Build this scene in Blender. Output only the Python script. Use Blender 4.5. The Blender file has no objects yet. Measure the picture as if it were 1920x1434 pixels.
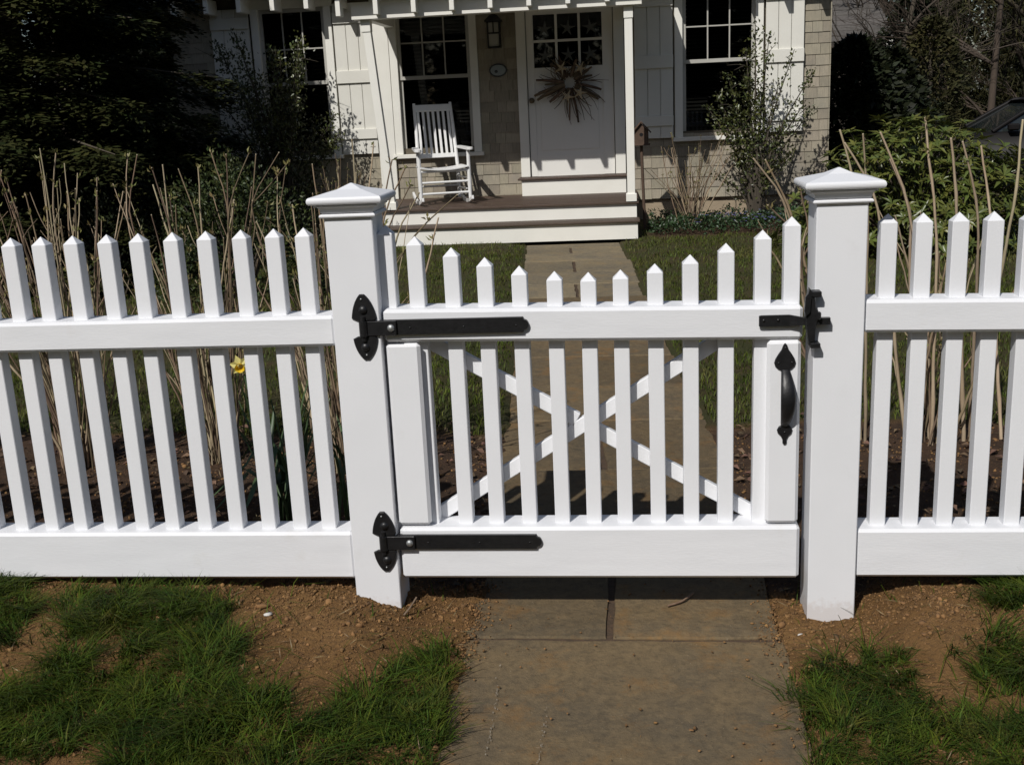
import bpy, bmesh, math, random
import numpy as np
from mathutils import Vector, Matrix

# ------------------------------------------------------------------ camera, sky, sun, exposure
scene = bpy.context.scene
C = scene.collection
YAW, PITCH, ROLL = math.radians(6.3), math.radians(14.323), math.radians(-2.651)
CAM_LOC = Vector((0.098, -2.637, 1.3272))
_f = Vector((-math.sin(YAW)*math.cos(PITCH), math.cos(YAW)*math.cos(PITCH), -math.sin(PITCH)))
_r = Vector((math.cos(YAW), math.sin(YAW), 0)); _u = _r.cross(_f)
_r2 = math.cos(ROLL)*_r + math.sin(ROLL)*_u; _u2 = -math.sin(ROLL)*_r + math.cos(ROLL)*_u
cam_data = bpy.data.cameras.new('camera'); cam = bpy.data.objects.new('camera', cam_data); C.objects.link(cam)
cam_data.sensor_fit = 'HORIZONTAL'; cam_data.sensor_width = 36.0; cam_data.lens = 36.0*2050/1920
cam_data.clip_start = 0.05; cam_data.clip_end = 1000
cam.matrix_world = Matrix(((_r2.x, _u2.x, -_f.x, CAM_LOC.x), (_r2.y, _u2.y, -_f.y, CAM_LOC.y), (_r2.z, _u2.z, -_f.z, CAM_LOC.z), (0, 0, 0, 1)))
scene.camera = cam

SUN_DIR = Vector((0.44, 1.0, -1.07)).normalized()          # the way the light travels
sun_elev = math.asin(-SUN_DIR.z); sun_az = math.atan2(-SUN_DIR.x, -SUN_DIR.y)
world = bpy.data.worlds.new('World'); scene.world = world; world.use_nodes = True
wn = world.node_tree.nodes; wl = world.node_tree.links
sky = wn.new('ShaderNodeTexSky'); sky.sky_type = 'NISHITA'; sky.sun_disc = False
sky.sun_elevation = sun_elev; sky.sun_rotation = sun_az; sky.altitude = 20; sky.air_density = 1.0; sky.dust_density = 1.2; sky.ozone_density = 1.0
wl.new(sky.outputs[0], wn['Background'].inputs[0]); wn['Background'].inputs[1].default_value = 0.060
sd = bpy.data.lights.new('sun', 'SUN'); sd.energy = 3.9; sd.angle = math.radians(0.53); sd.color = (1.0, 0.965, 0.915)
sun = bpy.data.objects.new('sun', sd); C.objects.link(sun); sun.location = (-4, -9, 12)
sun.rotation_euler = SUN_DIR.to_track_quat('-Z', 'Y').to_euler()
scene.view_settings.view_transform = 'Standard'; scene.view_settings.look = 'None'
scene.view_settings.exposure = -0.10; scene.view_settings.gamma = 1.0; scene.view_settings.use_curve_mapping = False

rng = np.random.default_rng(11); random.seed(5)

# ------------------------------------------------------------------ materials
def nodes_of(name):
    m = bpy.data.materials.new(name); m.use_nodes = True
    nt = m.node_tree; b = nt.nodes['Principled BSDF']
    return m, nt, b
def setin(b, **k):
    for n, v in k.items(): b.inputs[n.replace('_', ' ')].default_value = v
def mat(name, c1, c2=None, scale=8.0, rough=0.6, bump=0.0, bscale=60.0, detail=4.0, c3=None, s3=1.5, t3=(0.5, 0.7), island=0.0, objrand=0.0,
        stretch=None, spec=0.5, metal=0.0, trans=0.0, sheen=0.0, coat=0.0, bdist=0.01, huevar=0.12):
    """c1/c2 mixed by fine noise, c3 laid over by larger blotches; random tone per mesh island or per object; bump for grain."""
    m, nt, b = nodes_of(name); N = nt.nodes; L = nt.links
    tc = N.new('ShaderNodeTexCoord'); vec = tc.outputs['Object']
    geo = N.new('ShaderNodeNewGeometry'); pos = geo.outputs['Position']
    src = pos
    if stretch:
        mp = N.new('ShaderNodeMapping'); mp.inputs['Scale'].default_value = stretch; L.new(pos, mp.inputs[0]); src = mp.outputs[0]
    col = None
    rgb = N.new('ShaderNodeRGB'); rgb.outputs[0].default_value = (*c1, 1); col = rgb.outputs[0]
    if c2 is not None:
        n = N.new('ShaderNodeTexNoise'); n.inputs['Scale'].default_value = scale; n.inputs['Detail'].default_value = detail; L.new(src, n.inputs['Vector'])
        r = N.new('ShaderNodeMapRange'); r.inputs[1].default_value = 0.3; r.inputs[2].default_value = 0.7; L.new(n.outputs['Fac'], r.inputs[0])
        mx = N.new('ShaderNodeMix'); mx.data_type = 'RGBA'; L.new(r.outputs[0], mx.inputs[0]); L.new(col, mx.inputs[6]); mx.inputs[7].default_value = (*c2, 1); col = mx.outputs[2]
    if c3 is not None:
        n = N.new('ShaderNodeTexNoise'); n.inputs['Scale'].default_value = s3; n.inputs['Detail'].default_value = 6; n.inputs['Roughness'].default_value = 0.65; L.new(pos, n.inputs['Vector'])
        r = N.new('ShaderNodeMapRange'); r.inputs[1].default_value = t3[0]; r.inputs[2].default_value = t3[1]; L.new(n.outputs['Fac'], r.inputs[0])
        mx = N.new('ShaderNodeMix'); mx.data_type = 'RGBA'; L.new(r.outputs[0], mx.inputs[0]); L.new(col, mx.inputs[6]); mx.inputs[7].default_value = (*c3, 1); col = mx.outputs[2]
    for amt, out in ((island, geo.outputs['Random Per Island']),) + (((objrand, N.new('ShaderNodeObjectInfo').outputs['Random']),) if objrand else ()):
        if amt:
            r = N.new('ShaderNodeMapRange'); r.inputs[3].default_value = 1-amt; r.inputs[4].default_value = 1+amt; L.new(out, r.inputs[0])
            h = N.new('ShaderNodeHueSaturation'); L.new(col, h.inputs['Color']); L.new(r.outputs[0], h.inputs['Value'])
            r2 = N.new('ShaderNodeMath'); r2.operation = 'MULTIPLY_ADD'; r2.inputs[1].default_value = amt*huevar; r2.inputs[2].default_value = 0.5-amt*huevar/2
            fr = N.new('ShaderNodeMath'); fr.operation = 'FRACT'; ml = N.new('ShaderNodeMath'); ml.operation = 'MULTIPLY'; ml.inputs[1].default_value = 17.31
            L.new(out, ml.inputs[0]); L.new(ml.outputs[0], fr.inputs[0]); L.new(fr.outputs[0], r2.inputs[0]); L.new(r2.outputs[0], h.inputs['Hue'])
            col = h.outputs[0]
    L.new(col, b.inputs['Base Color'])
    setin(b, Roughness=rough, Metallic=metal); b.inputs['Specular IOR Level'].default_value = spec
    if coat: b.inputs['Coat Weight'].default_value = coat
    if bump:
        n = N.new('ShaderNodeTexNoise'); n.inputs['Scale'].default_value = bscale; n.inputs['Detail'].default_value = 5; L.new(src, n.inputs['Vector'])
        bp = N.new('ShaderNodeBump'); bp.inputs['Strength'].default_value = bump; bp.inputs['Distance'].default_value = bdist; L.new(n.outputs['Fac'], bp.inputs['Height']); L.new(bp.outputs[0], b.inputs['Normal'])
    if trans:
        tr = N.new('ShaderNodeBsdfTranslucent'); L.new(col, tr.inputs[0])
        ms = N.new('ShaderNodeMixShader'); ms.inputs[0].default_value = trans
        L.new(b.outputs[0], ms.inputs[1]); L.new(tr.outputs[0], ms.inputs[2]); L.new(ms.outputs[0], N['Material Output'].inputs[0])
    return m

def stone_mat(name, cs):
    """split stone: blotchy tone, a finer mottle, rusty soil stains, pale flecks, cleft relief"""
    m, nt, b = nodes_of(name); N = nt.nodes; L = nt.links; geo = N.new('ShaderNodeNewGeometry'); pos = geo.outputs['Position']
    oi = N.new('ShaderNodeObjectInfo'); off = N.new('ShaderNodeVectorMath'); off.operation = 'SCALE'; cmb = N.new('ShaderNodeCombineXYZ')
    for i in range(3): L.new(oi.outputs['Random'], cmb.inputs[i])
    L.new(cmb.outputs[0], off.inputs[0]); off.inputs['Scale'].default_value = 31.0
    add = N.new('ShaderNodeVectorMath'); L.new(pos, add.inputs[0]); L.new(off.outputs[0], add.inputs[1]); pos = add.outputs[0]
    def noise(s, d=8, r=.6):
        n = N.new('ShaderNodeTexNoise'); n.inputs['Scale'].default_value = s; n.inputs['Detail'].default_value = d; n.inputs['Roughness'].default_value = r; L.new(pos, n.inputs['Vector']); return n.outputs['Fac']
    def ramp(f, lo, hi, a=0., b_=1.):
        r = N.new('ShaderNodeMapRange'); r.inputs[1].default_value = lo; r.inputs[2].default_value = hi; r.inputs[3].default_value = a; r.inputs[4].default_value = b_; L.new(f, r.inputs[0]); return r.outputs[0]
    def mix(f, a, c):
        x = N.new('ShaderNodeMix'); x.data_type = 'RGBA'; L.new(f, x.inputs[0])
        for i, q in ((6, a), (7, c)):
            if isinstance(q, tuple): x.inputs[i].default_value = (*q, 1)
            else: L.new(q, x.inputs[i])
        return x.outputs[2]
    c = mix(ramp(noise(3.1, 9, .62), .36, .62), cs[0], cs[1])
    c = mix(ramp(noise(26, 6, .7), .42, .72, 0, .55), c, tuple(v*1.45 for v in cs[0]))
    c = mix(ramp(noise(60, 5, .7), .48, .72, 0, .6), c, tuple(v*.55 for v in cs[1]))
    c = mix(ramp(noise(5.2, 9, .74), .52, .70, 0, .7), c, cs[2])
    c = mix(ramp(noise(150, 3, .6), .69, .76, 0, .7), c, (.42, .36, .26))
    hv = N.new('ShaderNodeHueSaturation'); L.new(ramp(oi.outputs['Random'], 0, 1, .86, 1.14), hv.inputs['Value']); L.new(c, hv.inputs['Color']); L.new(hv.outputs[0], b.inputs['Base Color'])
    setin(b, Roughness=.85); b.inputs['Specular IOR Level'].default_value = .25
    b1 = N.new('ShaderNodeBump'); b1.inputs['Strength'].default_value = .8; b1.inputs['Distance'].default_value = .008; L.new(noise(34, 8, .7), b1.inputs['Height'])
    b2 = N.new('ShaderNodeBump'); b2.inputs['Strength'].default_value = .6; b2.inputs['Distance'].default_value = .025; L.new(noise(4, 4, .5), b2.inputs['Height']); L.new(b2.outputs[0], b1.inputs['Normal']); L.new(b1.outputs[0], b.inputs['Normal'])
    return m
M = {}
M['paint'] = mat('white_fence_paint', (0.775, 0.785, 0.81), (0.745, 0.755, 0.78), scale=6, rough=0.42, bump=0.12, bscale=220, bdist=0.002, c3=(0.71, 0.715, 0.73), s3=9, t3=(0.62, 0.85), spec=0.4)
M['wood_paint'] = mat('white_painted_wood', (0.765, 0.775, 0.80), (0.72, 0.73, 0.755), scale=7, rough=0.5, bump=0.28, bscale=70, bdist=0.0015, stretch=(0.8, 5, 5), spec=0.35, c3=(0.68, 0.675, 0.665), s3=7, t3=(0.6, 0.85))
M['trim'] = mat('house_trim_paint', (0.82, 0.81, 0.75), (0.78, 0.77, 0.71), scale=5, rough=0.55, bump=0.1, bscale=80, bdist=0.003)
M['sash'] = mat('shaded_white_sash_paint', (0.46, 0.45, 0.41), (0.42, 0.41, 0.37), scale=5, rough=0.5)  # white sashes and bars; their shaded grey is put into the base colour
M['shutter'] = mat('shutter_paint', (0.74, 0.73, 0.67), (0.70, 0.69, 0.63), scale=4, rough=0.55, bump=0.15, bscale=60, bdist=0.003)
M['door'] = mat('door_paint', (0.80, 0.79, 0.75), (0.77, 0.76, 0.72), scale=3, rough=0.45)
M['chair'] = mat('chair_paint', (0.78, 0.78, 0.77), (0.74, 0.74, 0.73), scale=12, rough=0.45)
M['iron'] = mat('black_iron', (0.006, 0.006, 0.007), (0.011, 0.011, 0.012), scale=60, rough=0.42, bump=0.35, bscale=130, bdist=0.0015, spec=0.5)
M['zinc'] = mat('galvanised_bolt', (0.42, 0.43, 0.43), (0.33, 0.34, 0.34), scale=140, rough=0.5, metal=0.8, bump=0.2, bscale=200, bdist=0.001)
M['shingle'] = mat('weathered_shingle', (0.345, 0.305, 0.232), (0.27, 0.24, 0.185), scale=14, rough=0.85, bump=0.5, bscale=70, bdist=0.004, stretch=(6, 6, 0.7), objrand=0.16, c3=(0.22, 0.205, 0.17), s3=3, t3=(0.5, 0.8))
M['sheath'] = mat('wall_sheathing', (0.12, 0.10, 0.07), (0.10, 0.085, 0.06), scale=5, rough=0.9)
M['concrete'] = mat('foundation_concrete', (0.36, 0.29, 0.20), (0.30, 0.24, 0.17), scale=6, rough=0.9, bump=0.3, bscale=40)
M['deck'] = mat('brown_deck_stain', (0.085, 0.055, 0.038), (0.065, 0.042, 0.03), scale=12, rough=0.6, bump=0.3, bscale=50, stretch=(0.5, 5, 5), objrand=0.12)
M['roof'] = mat('roof_shingles', (0.10, 0.092, 0.085), (0.075, 0.068, 0.062), scale=20, rough=0.9, bump=0.4, bscale=40, objrand=0.15)
M['interior'] = mat('dark_interior', (0.03, 0.027, 0.024), (0.025, 0.022, 0.02), scale=2, rough=0.9)
M['blind'] = mat('window_blind', (0.15, 0.138, 0.115), (0.12, 0.11, 0.09), scale=5, rough=0.7)
M['soilchip'] = mat('soil_clod', (0.225, 0.121, 0.044), (0.14, 0.076, 0.030), scale=60, rough=0.95, island=0.4, huevar=0.02, bump=0.4, bscale=120, bdist=0.003)
M['stone'] = stone_mat('bluestone', ((0.148, 0.106, 0.056), (0.102, 0.080, 0.051), (0.22, 0.112, 0.032)))
M['stone_far'] = stone_mat('tan_paving_stone', ((0.215, 0.172, 0.105), (0.145, 0.125, 0.092), (0.25, 0.18, 0.09)))
M['joint'] = mat('joint_dirt', (0.085, 0.05, 0.028), (0.05, 0.034, 0.02), scale=40, rough=0.95, bump=0.6, bscale=90)
M['chalk'] = mat('chalk_scuff', (0.27, 0.24, 0.19), (0.20, 0.17, 0.13), scale=90, rough=0.9)
M['grass'] = mat('grass_blades', (0.068, 0.096, 0.010), (0.030, 0.053, 0.007), scale=9, rough=0.6, island=0.6, trans=0.3, c3=(0.14, 0.125, 0.03), s3=7, t3=(0.56, 0.8), spec=0.12)
M['lawn'] = mat('lawn_blades', (0.088, 0.114, 0.011), (0.060, 0.084, 0.009), scale=2, rough=0.6, island=0.4, trans=0.25, c3=(0.16, 0.14, 0.045), s3=2.2, t3=(0.52, 0.72), spec=0.3)
M['straw'] = mat('dry_straw', (0.33, 0.26, 0.15), (0.25, 0.19, 0.10), scale=20, rough=0.8, island=0.35)
M['cane'] = mat('cane_bark', (0.24, 0.175, 0.11), (0.12, 0.082, 0.05), scale=30, rough=0.85, bump=0.5, bscale=110, bdist=0.002, stretch=(1, 1, 0.25), objrand=0.35)
M['cane_pale'] = mat('pale_cane_bark', (0.44, 0.36, 0.24), (0.33, 0.255, 0.16), scale=30, rough=0.85, bump=0.5, bscale=110, bdist=0.002, stretch=(1, 1, 0.25), objrand=0.25)
M['cut'] = mat('cut_cane_end', (0.62, 0.54, 0.38), (0.5, 0.42, 0.28), scale=90, rough=0.9)
M['bud'] = mat('leaf_bud', (0.13, 0.15, 0.04), (0.15, 0.10, 0.04), scale=30, rough=0.6, island=0.3)
M['bark'] = mat('tree_bark', (0.085, 0.068, 0.05), (0.05, 0.04, 0.03), scale=12, rough=0.95, bump=0.7, bscale=30, stretch=(1, 1, 0.2), objrand=0.2)
M['barkpale'] = mat('pale_tree_bark', (0.085, 0.062, 0.046), (0.05, 0.038, 0.028), scale=12, rough=0.95, bump=0.7, bscale=30, stretch=(1, 1, 0.2))
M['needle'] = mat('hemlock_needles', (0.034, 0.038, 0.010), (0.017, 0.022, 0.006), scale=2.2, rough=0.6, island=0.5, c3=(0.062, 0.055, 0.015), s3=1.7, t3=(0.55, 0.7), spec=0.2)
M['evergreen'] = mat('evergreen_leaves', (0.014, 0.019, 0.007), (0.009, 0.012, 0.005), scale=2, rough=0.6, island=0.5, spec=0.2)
M['brownbush'] = mat('spring_twig_leaves', (0.05, 0.045, 0.016), (0.028, 0.03, 0.011), scale=1.3, rough=0.7, island=0.5, spec=0.2)
M['holly'] = mat('holly_leaves', (0.072, 0.080, 0.020), (0.040, 0.050, 0.014), scale=6, rough=0.40, island=0.5, spec=0.5)
M['box'] = mat('boxwood_leaves', (0.045, 0.06, 0.017), (0.026, 0.038, 0.011), scale=6, rough=0.5, island=0.5, spec=0.3)
M['rhodo'] = mat('rhododendron_leaves', (0.105, 0.120, 0.026), (0.07, 0.085, 0.02), scale=7, rough=0.36, island=0.4, spec=0.5, trans=0.12)
M['vinca'] = mat('ground_cover_leaves', (0.03, 0.06, 0.02), (0.022, 0.045, 0.015), scale=6, rough=0.45, island=0.4)
M['blue'] = mat('blue_flowers', (0.13, 0.14, 0.36), (0.17, 0.17, 0.40), scale=20, rough=0.7, island=0.3)
M['daffleaf'] = mat('daffodil_leaves', (0.075, 0.13, 0.055), (0.055, 0.10, 0.045), scale=9, rough=0.45, island=0.3, trans=0.2)
M['yellow'] = mat('daffodil_trumpet', (0.80, 0.55, 0.02), (0.75, 0.46, 0.015), scale=30, rough=0.5, trans=0.2)
M['cream'] = mat('daffodil_petals', (0.80, 0.74, 0.30), (0.78, 0.70, 0.22), scale=30, rough=0.5, trans=0.2)
M['litter'] = mat('fallen_leaves', (0.14, 0.085, 0.05), (0.09, 0.055, 0.034), scale=20, rough=0.85, island=0.5)
M['drift'] = mat('driftwood', (0.15, 0.105, 0.066), (0.085, 0.06, 0.038), scale=20, rough=0.9, bump=0.4, bscale=80, objrand=0.35)
M['starfish'] = mat('dried_starfish', (0.52, 0.43, 0.29), (0.42, 0.34, 0.22), scale=40, rough=0.9, bump=0.5, bscale=150, bdist=0.002)
M['starpale'] = mat('pale_starfish', (0.12, 0.125, 0.12), (0.10, 0.105, 0.10), scale=40, rough=0.9)
M['rusty'] = mat('rusty_brown_wood', (0.10, 0.062, 0.042), (0.07, 0.045, 0.03), scale=18, rough=0.85, bump=0.3, bscale=60)
M['frost'] = mat('frosted_lantern_glass', (0.42, 0.41, 0.36), (0.38, 0.37, 0.33), scale=5, rough=0.35)
M['plaque'] = mat('plaque_enamel', (0.33, 0.37, 0.37), (0.25, 0.29, 0.30), scale=12, rough=0.4)
M['plaquerim'] = mat('plaque_dark_rim', (0.06, 0.07, 0.075), (0.05, 0.055, 0.06), scale=12, rough=0.4)
M['brass'] = mat('aged_door_knob', (0.16, 0.13, 0.09), (0.12, 0.10, 0.07), scale=30, rough=0.35, metal=0.8)
M['carpaint'] = mat('dark_grey_car_paint', (0.013, 0.012, 0.012), (0.011, 0.010, 0.010), scale=3, rough=0.5, spec=.15)
M['carglass'] = mat('car_glass', (0.02, 0.026, 0.026), (0.02, 0.024, 0.024), scale=2, rough=0.05, coat=0.5)
M['chrome'] = mat('car_bright_trim', (0.35, 0.35, 0.36), (0.32, 0.32, 0.33), scale=5, rough=0.25, metal=0.7)
M['rubber'] = mat('tyre_rubber', (0.015, 0.015, 0.015), (0.02, 0.02, 0.02), scale=30, rough=0.85)
M['lamp'] = mat('headlight_glass', (0.45, 0.45, 0.46), (0.40, 0.40, 0.42), scale=10, rough=0.1)
M['neighbourwall'] = mat('neighbour_siding', (0.05, 0.042, 0.034), (0.04, 0.034, 0.028), scale=6, rough=0.9)
M['whitestone'] = mat('pale_stone_chip', (0.62, 0.60, 0.56), (0.50, 0.48, 0.44), scale=60, rough=0.8)

def glass_mat():
    m, nt, b = nodes_of('window_glass'); N = nt.nodes; L = nt.links
    N.remove(b)
    t = N.new('ShaderNodeBsdfTransparent'); t.inputs[0].default_value = (0.45, 0.47, 0.46, 1)
    g = N.new('ShaderNodeBsdfGlossy'); g.inputs[0].default_value = (1, 1, 1, 1); g.inputs['Roughness'].default_value = 0.02
    fr = N.new('ShaderNodeFresnel'); fr.inputs[0].default_value = 1.45
    ms = N.new('ShaderNodeMixShader'); L.new(fr.outputs[0], ms.inputs[0]); L.new(t.outputs[0], ms.inputs[1]); L.new(g.outputs[0], ms.inputs[2])
    L.new(ms.outputs[0], N['Material Output'].inputs[0]); return m
M['glass'] = glass_mat()

def ground_mat():
    m, nt, b = nodes_of('ground_soil_and_turf'); N = nt.nodes; L = nt.links
    geo = N.new('ShaderNodeNewGeometry'); pos = geo.outputs['Position']
    def noise(s, d=6, r=0.6):
        n = N.new('ShaderNodeTexNoise'); n.inputs['Scale'].default_value = s; n.inputs['Detail'].default_value = d; n.inputs['Roughness'].default_value = r; L.new(pos, n.inputs['Vector']); return n.outputs['Fac']
    def ramp(f, lo, hi):
        r = N.new('ShaderNodeMapRange'); r.inputs[1].default_value = lo; r.inputs[2].default_value = hi; L.new(f, r.inputs[0]); return r.outputs[0]
    def mix(f, a, bb):
        x = N.new('ShaderNodeMix'); x.data_type = 'RGBA'; L.new(f, x.inputs[0])
        for i, c in ((6, a), (7, bb)):
            if isinstance(c, tuple): x.inputs[i].default_value = (*c, 1)
            else: L.new(c, x.inputs[i])
        return x.outputs[2]
    soil = mix(ramp(noise(14), .35, .65), (0.245, 0.132, 0.047), (0.175, 0.095, 0.035))
    soil = mix(ramp(noise(3.2), .48, .68), soil, (0.295, 0.166, 0.064))
    soil = mix(ramp(noise(90, 3), .5, .75), soil, (0.105, 0.061, 0.030))
    turf = mix(ramp(noise(5), .4, .65), (0.055, 0.058, 0.02), (0.075, 0.058, 0.026))
    bed = mix(ramp(noise(18), .35, .65), (0.066, 0.042, 0.027), (0.095, 0.056, 0.034))
    at = N.new('ShaderNodeAttribute'); at.attribute_name = 'zone'
    sep = N.new('ShaderNodeSeparateColor'); L.new(at.outputs['Color'], sep.inputs[0])
    c = mix(sep.outputs[0], soil, turf); c = mix(sep.outputs[1], c, bed)
    L.new(c, b.inputs['Base Color']); setin(b, Roughness=0.95); b.inputs['Specular IOR Level'].default_value = 0.2
    bp = N.new('ShaderNodeBump'); bp.inputs['Strength'].default_value = 1.0; bp.inputs['Distance'].default_value = 0.02; L.new(noise(75, 8, 0.75), bp.inputs['Height']); L.new(bp.outputs[0], b.inputs['Normal'])
    return m
M['ground'] = ground_mat()

def post_mat():
    """fence paint with splashed soil at the foot of the post"""
    m = M['paint'].copy(); m.name = 'white_post_paint_soil_splashed'; nt = m.node_tree; N = nt.nodes; L = nt.links; b = N['Principled BSDF']
    old = b.inputs['Base Color'].links[0].from_socket
    geo = N.new('ShaderNodeNewGeometry'); sx = N.new('ShaderNodeSeparateXYZ'); L.new(geo.outputs['Position'], sx.inputs[0])
    n = N.new('ShaderNodeTexNoise'); n.inputs['Scale'].default_value = 70; n.inputs['Detail'].default_value = 6; L.new(geo.outputs['Position'], n.inputs['Vector'])
    a = N.new('ShaderNodeMath'); a.operation = 'MULTIPLY_ADD'; a.inputs[1].default_value = 0.09; L.new(n.outputs['Fac'], a.inputs[0]); L.new(sx.outputs[2], a.inputs[2])
    r = N.new('ShaderNodeMapRange'); r.inputs[1].default_value = 0.075; r.inputs[2].default_value = 0.105; r.inputs[3].default_value = 0.22; r.inputs[4].default_value = 0; L.new(a.outputs[0], r.inputs[0])
    mx = N.new('ShaderNodeMix'); mx.data_type = 'RGBA'; L.new(r.outputs[0], mx.inputs[0]); L.new(old, mx.inputs[6]); mx.inputs[7].default_value = (0.32, 0.19, 0.10, 1)
    L.new(mx.outputs[2], b.inputs['Base Color']); return m
M['post'] = post_mat()

# ------------------------------------------------------------------ mesh helpers
def tag(o, label=None, cat=None, group=None, kind=None):
    if label: o['label'] = label
    if cat: o['category'] = cat
    if group: o['group'] = group
    if kind: o['kind'] = kind
    return o
WORLD = {}
def thing(name, loc, label, cat, group=None, rz=0.0, kind=None):
    o = bpy.data.objects.new(name, None); o.empty_display_size = 0.1; C.objects.link(o)
    o.location = loc; o.rotation_euler = (0, 0, rz); tag(o, label, cat, group, kind)
    WORLD[o.name] = Vector(loc); return o
def link(name, me, m, parent=None, loc=(0, 0, 0)):
    o = bpy.data.objects.new(name, me); C.objects.link(o)
    if m is not None and not me.materials: me.materials.append(m)
    o.parent = parent; o.location = loc
    WORLD[o.name] = (WORLD[parent.name] if parent else Vector((0, 0, 0))) + Vector(loc)
    return o

class MB:
    def __init__(s): s.v = []; s.f = []; s.smooth = []
    def add(s, vs, fs, smooth=False):
        k = len(s.v); s.v += [tuple(p) for p in vs]
        for f in fs: s.f.append(tuple(i+k for i in f)); s.smooth.append(smooth)
        return s
    def box(s, x0, x1, y0, y1, z0, z1, c=0.0, shz=None, rot=None, about=None):
        """chamfered box; shz=(a,b): extra z at the x0 / x1 end"""
        cx, cy, cz = (x0+x1)/2, (y0+y1)/2, (z0+z1)/2; hx, hy, hz = (x1-x0)/2, (y1-y0)/2, (z1-z0)/2
        if c <= 0:
            P = [(sx*hx, sy*hy, sz*hz) for sx in (-1, 1) for sy in (-1, 1) for sz in (-1, 1)]
            F = [(0, 1, 3, 2), (4, 6, 7, 5), (0, 4, 5, 1), (2, 3, 7, 6), (0, 2, 6, 4), (1, 5, 7, 3)]
        else:
            c = min(c, hx*.9, hy*.9, hz*.9); P = []; idx = {}
            for sx in (-1, 1):
                for sy in (-1, 1):
                    for sz in (-1, 1):
                        for a in range(3):
                            idx[sx, sy, sz, a] = len(P)
                            P.append((sx*(hx-(c if a != 0 else 0)), sy*(hy-(c if a != 1 else 0)), sz*(hz-(c if a != 2 else 0))))
            F = []
            I = lambda *k: idx[k]
            for q in (-1, 1):
                F.append((I(q, -1, -1, 0), I(q, 1, -1, 0), I(q, 1, 1, 0), I(q, -1, 1, 0)))
                F.append((I(-1, q, -1, 1), I(1, q, -1, 1), I(1, q, 1, 1), I(-1, q, 1, 1)))
                F.append((I(-1, -1, q, 2), I(1, -1, q, 2), I(1, 1, q, 2), I(-1, 1, q, 2)))
                for w in (-1, 1):
                    F.append((I(q, w, -1, 0), I(q, w, -1, 1), I(q, w, 1, 1), I(q, w, 1, 0)))
                    F.append((I(q, -1, w, 0), I(q, -1, w, 2), I(q, 1, w, 2), I(q, 1, w, 0)))
                    F.append((I(-1, q, w, 1), I(-1, q, w, 2), I(1, q, w, 2), I(1, q, w, 1)))
                    for e in (-1, 1): F.append((I(q, w, e, 0), I(q, w, e, 1), I(q, w, e, 2)))
        out = []
        for p in P:
            p = Vector(p)
            if shz is not None: p.z += shz[0] + (shz[1]-shz[0])*((p.x+hx)/(2*hx))
            if rot is not None: p = rot @ p
            out.append((p.x+cx, p.y+cy, p.z+cz))
        return s.add(out, F)
    def beam(s, a, b, wx, wy, c=0.0, up=Vector((0, 1, 0))):
        """square bar from a to b; wx across, wy along `up`"""
        a = Vector(a); b = Vector(b); d = b-a; L = d.length; z = d/L
        y = (up - z*up.dot(z)).normalized(); x = y.cross(z)
        t = MB(); t.box(-wx/2, wx/2, -wy/2, wy/2, 0, L, c)
        return s.add([a + x*p[0] + y*p[1] + z*p[2] for p in t.v], t.f)
    def tube(s, pts, rad, n=6, caps=True, smooth=True):
        pts = [Vector(p) for p in pts]; k = len(pts)
        if not hasattr(rad, '__len__'): rad = [rad]*k
        ref = Vector((0.3, 0.9, 0.1)); V = []; F = []
        for i, p in enumerate(pts):
            t = (pts[min(i+1, k-1)]-pts[max(i-1, 0)]).normalized()
            if abs(t.dot(ref.normalized())) > .95: ref = Vector((0.9, -0.2, 0.3))
            x = t.cross(ref).normalized(); y = t.cross(x)
            for j in range(n):
                a = 2*math.pi*j/n; V.append(p + (x*math.cos(a)+y*math.sin(a))*rad[i])
        for i in range(k-1):
            for j in range(n): F.append((i*n+j, i*n+(j+1) % n, (i+1)*n+(j+1) % n, (i+1)*n+j))
        s.add(V, F, smooth)
        if caps: s.add(V[:n], [tuple(reversed(range(n)))]); s.add(V[-n:], [tuple(range(n))])
        return s
    def prism(s, poly, y0, y1, c=0.0):
        """polygon in XZ extruded along Y (front y0); c: front edge chamfer"""
        n = len(poly); cx = sum(p[0] for p in poly)/n; cz = sum(p[1] for p in poly)/n
        def shr(p):
            d = math.hypot(p[0]-cx, p[1]-cz) or 1; k = max(0, 1-c/d); return (cx+(p[0]-cx)*k, cz+(p[1]-cz)*k)
        rings = [[(p[0], y1, p[1]) for p in poly]]
        if c > 0: rings.append([(p[0], y0+c, p[1]) for p in poly]); rings.append([(shr(p)[0], y0, shr(p)[1]) for p in poly])
        else: rings.append([(p[0], y0, p[1]) for p in poly])
        V = sum(rings, []); F = []
        for r in range(len(rings)-1):
            for j in range(n): F.append((r*n+j, r*n+(j+1) % n, (r+1)*n+(j+1) % n, (r+1)*n+j))
        F.append(tuple(reversed(range(n)))); F.append(tuple(range((len(rings)-1)*n, len(rings)*n)))
        return s.add(V, F)
    def rings(s, prof, cx, cy, cap=True):
        """square rings (half-size, z) stacked: post caps, mouldings"""
        V = []; F = []
        for h, z in prof: V += [(cx-h, cy-h, z), (cx+h, cy-h, z), (cx+h, cy+h, z), (cx-h, cy+h, z)]
        for i in range(len(prof)-1):
            for j in range(4): F.append((i*4+j, i*4+(j+1) % 4, (i+1)*4+(j+1) % 4, (i+1)*4+j))
        if cap: F.append((3, 2, 1, 0)); k = (len(prof)-1)*4; F.append((k, k+1, k+2, k+3))
        return s.add(V, F)
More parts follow.
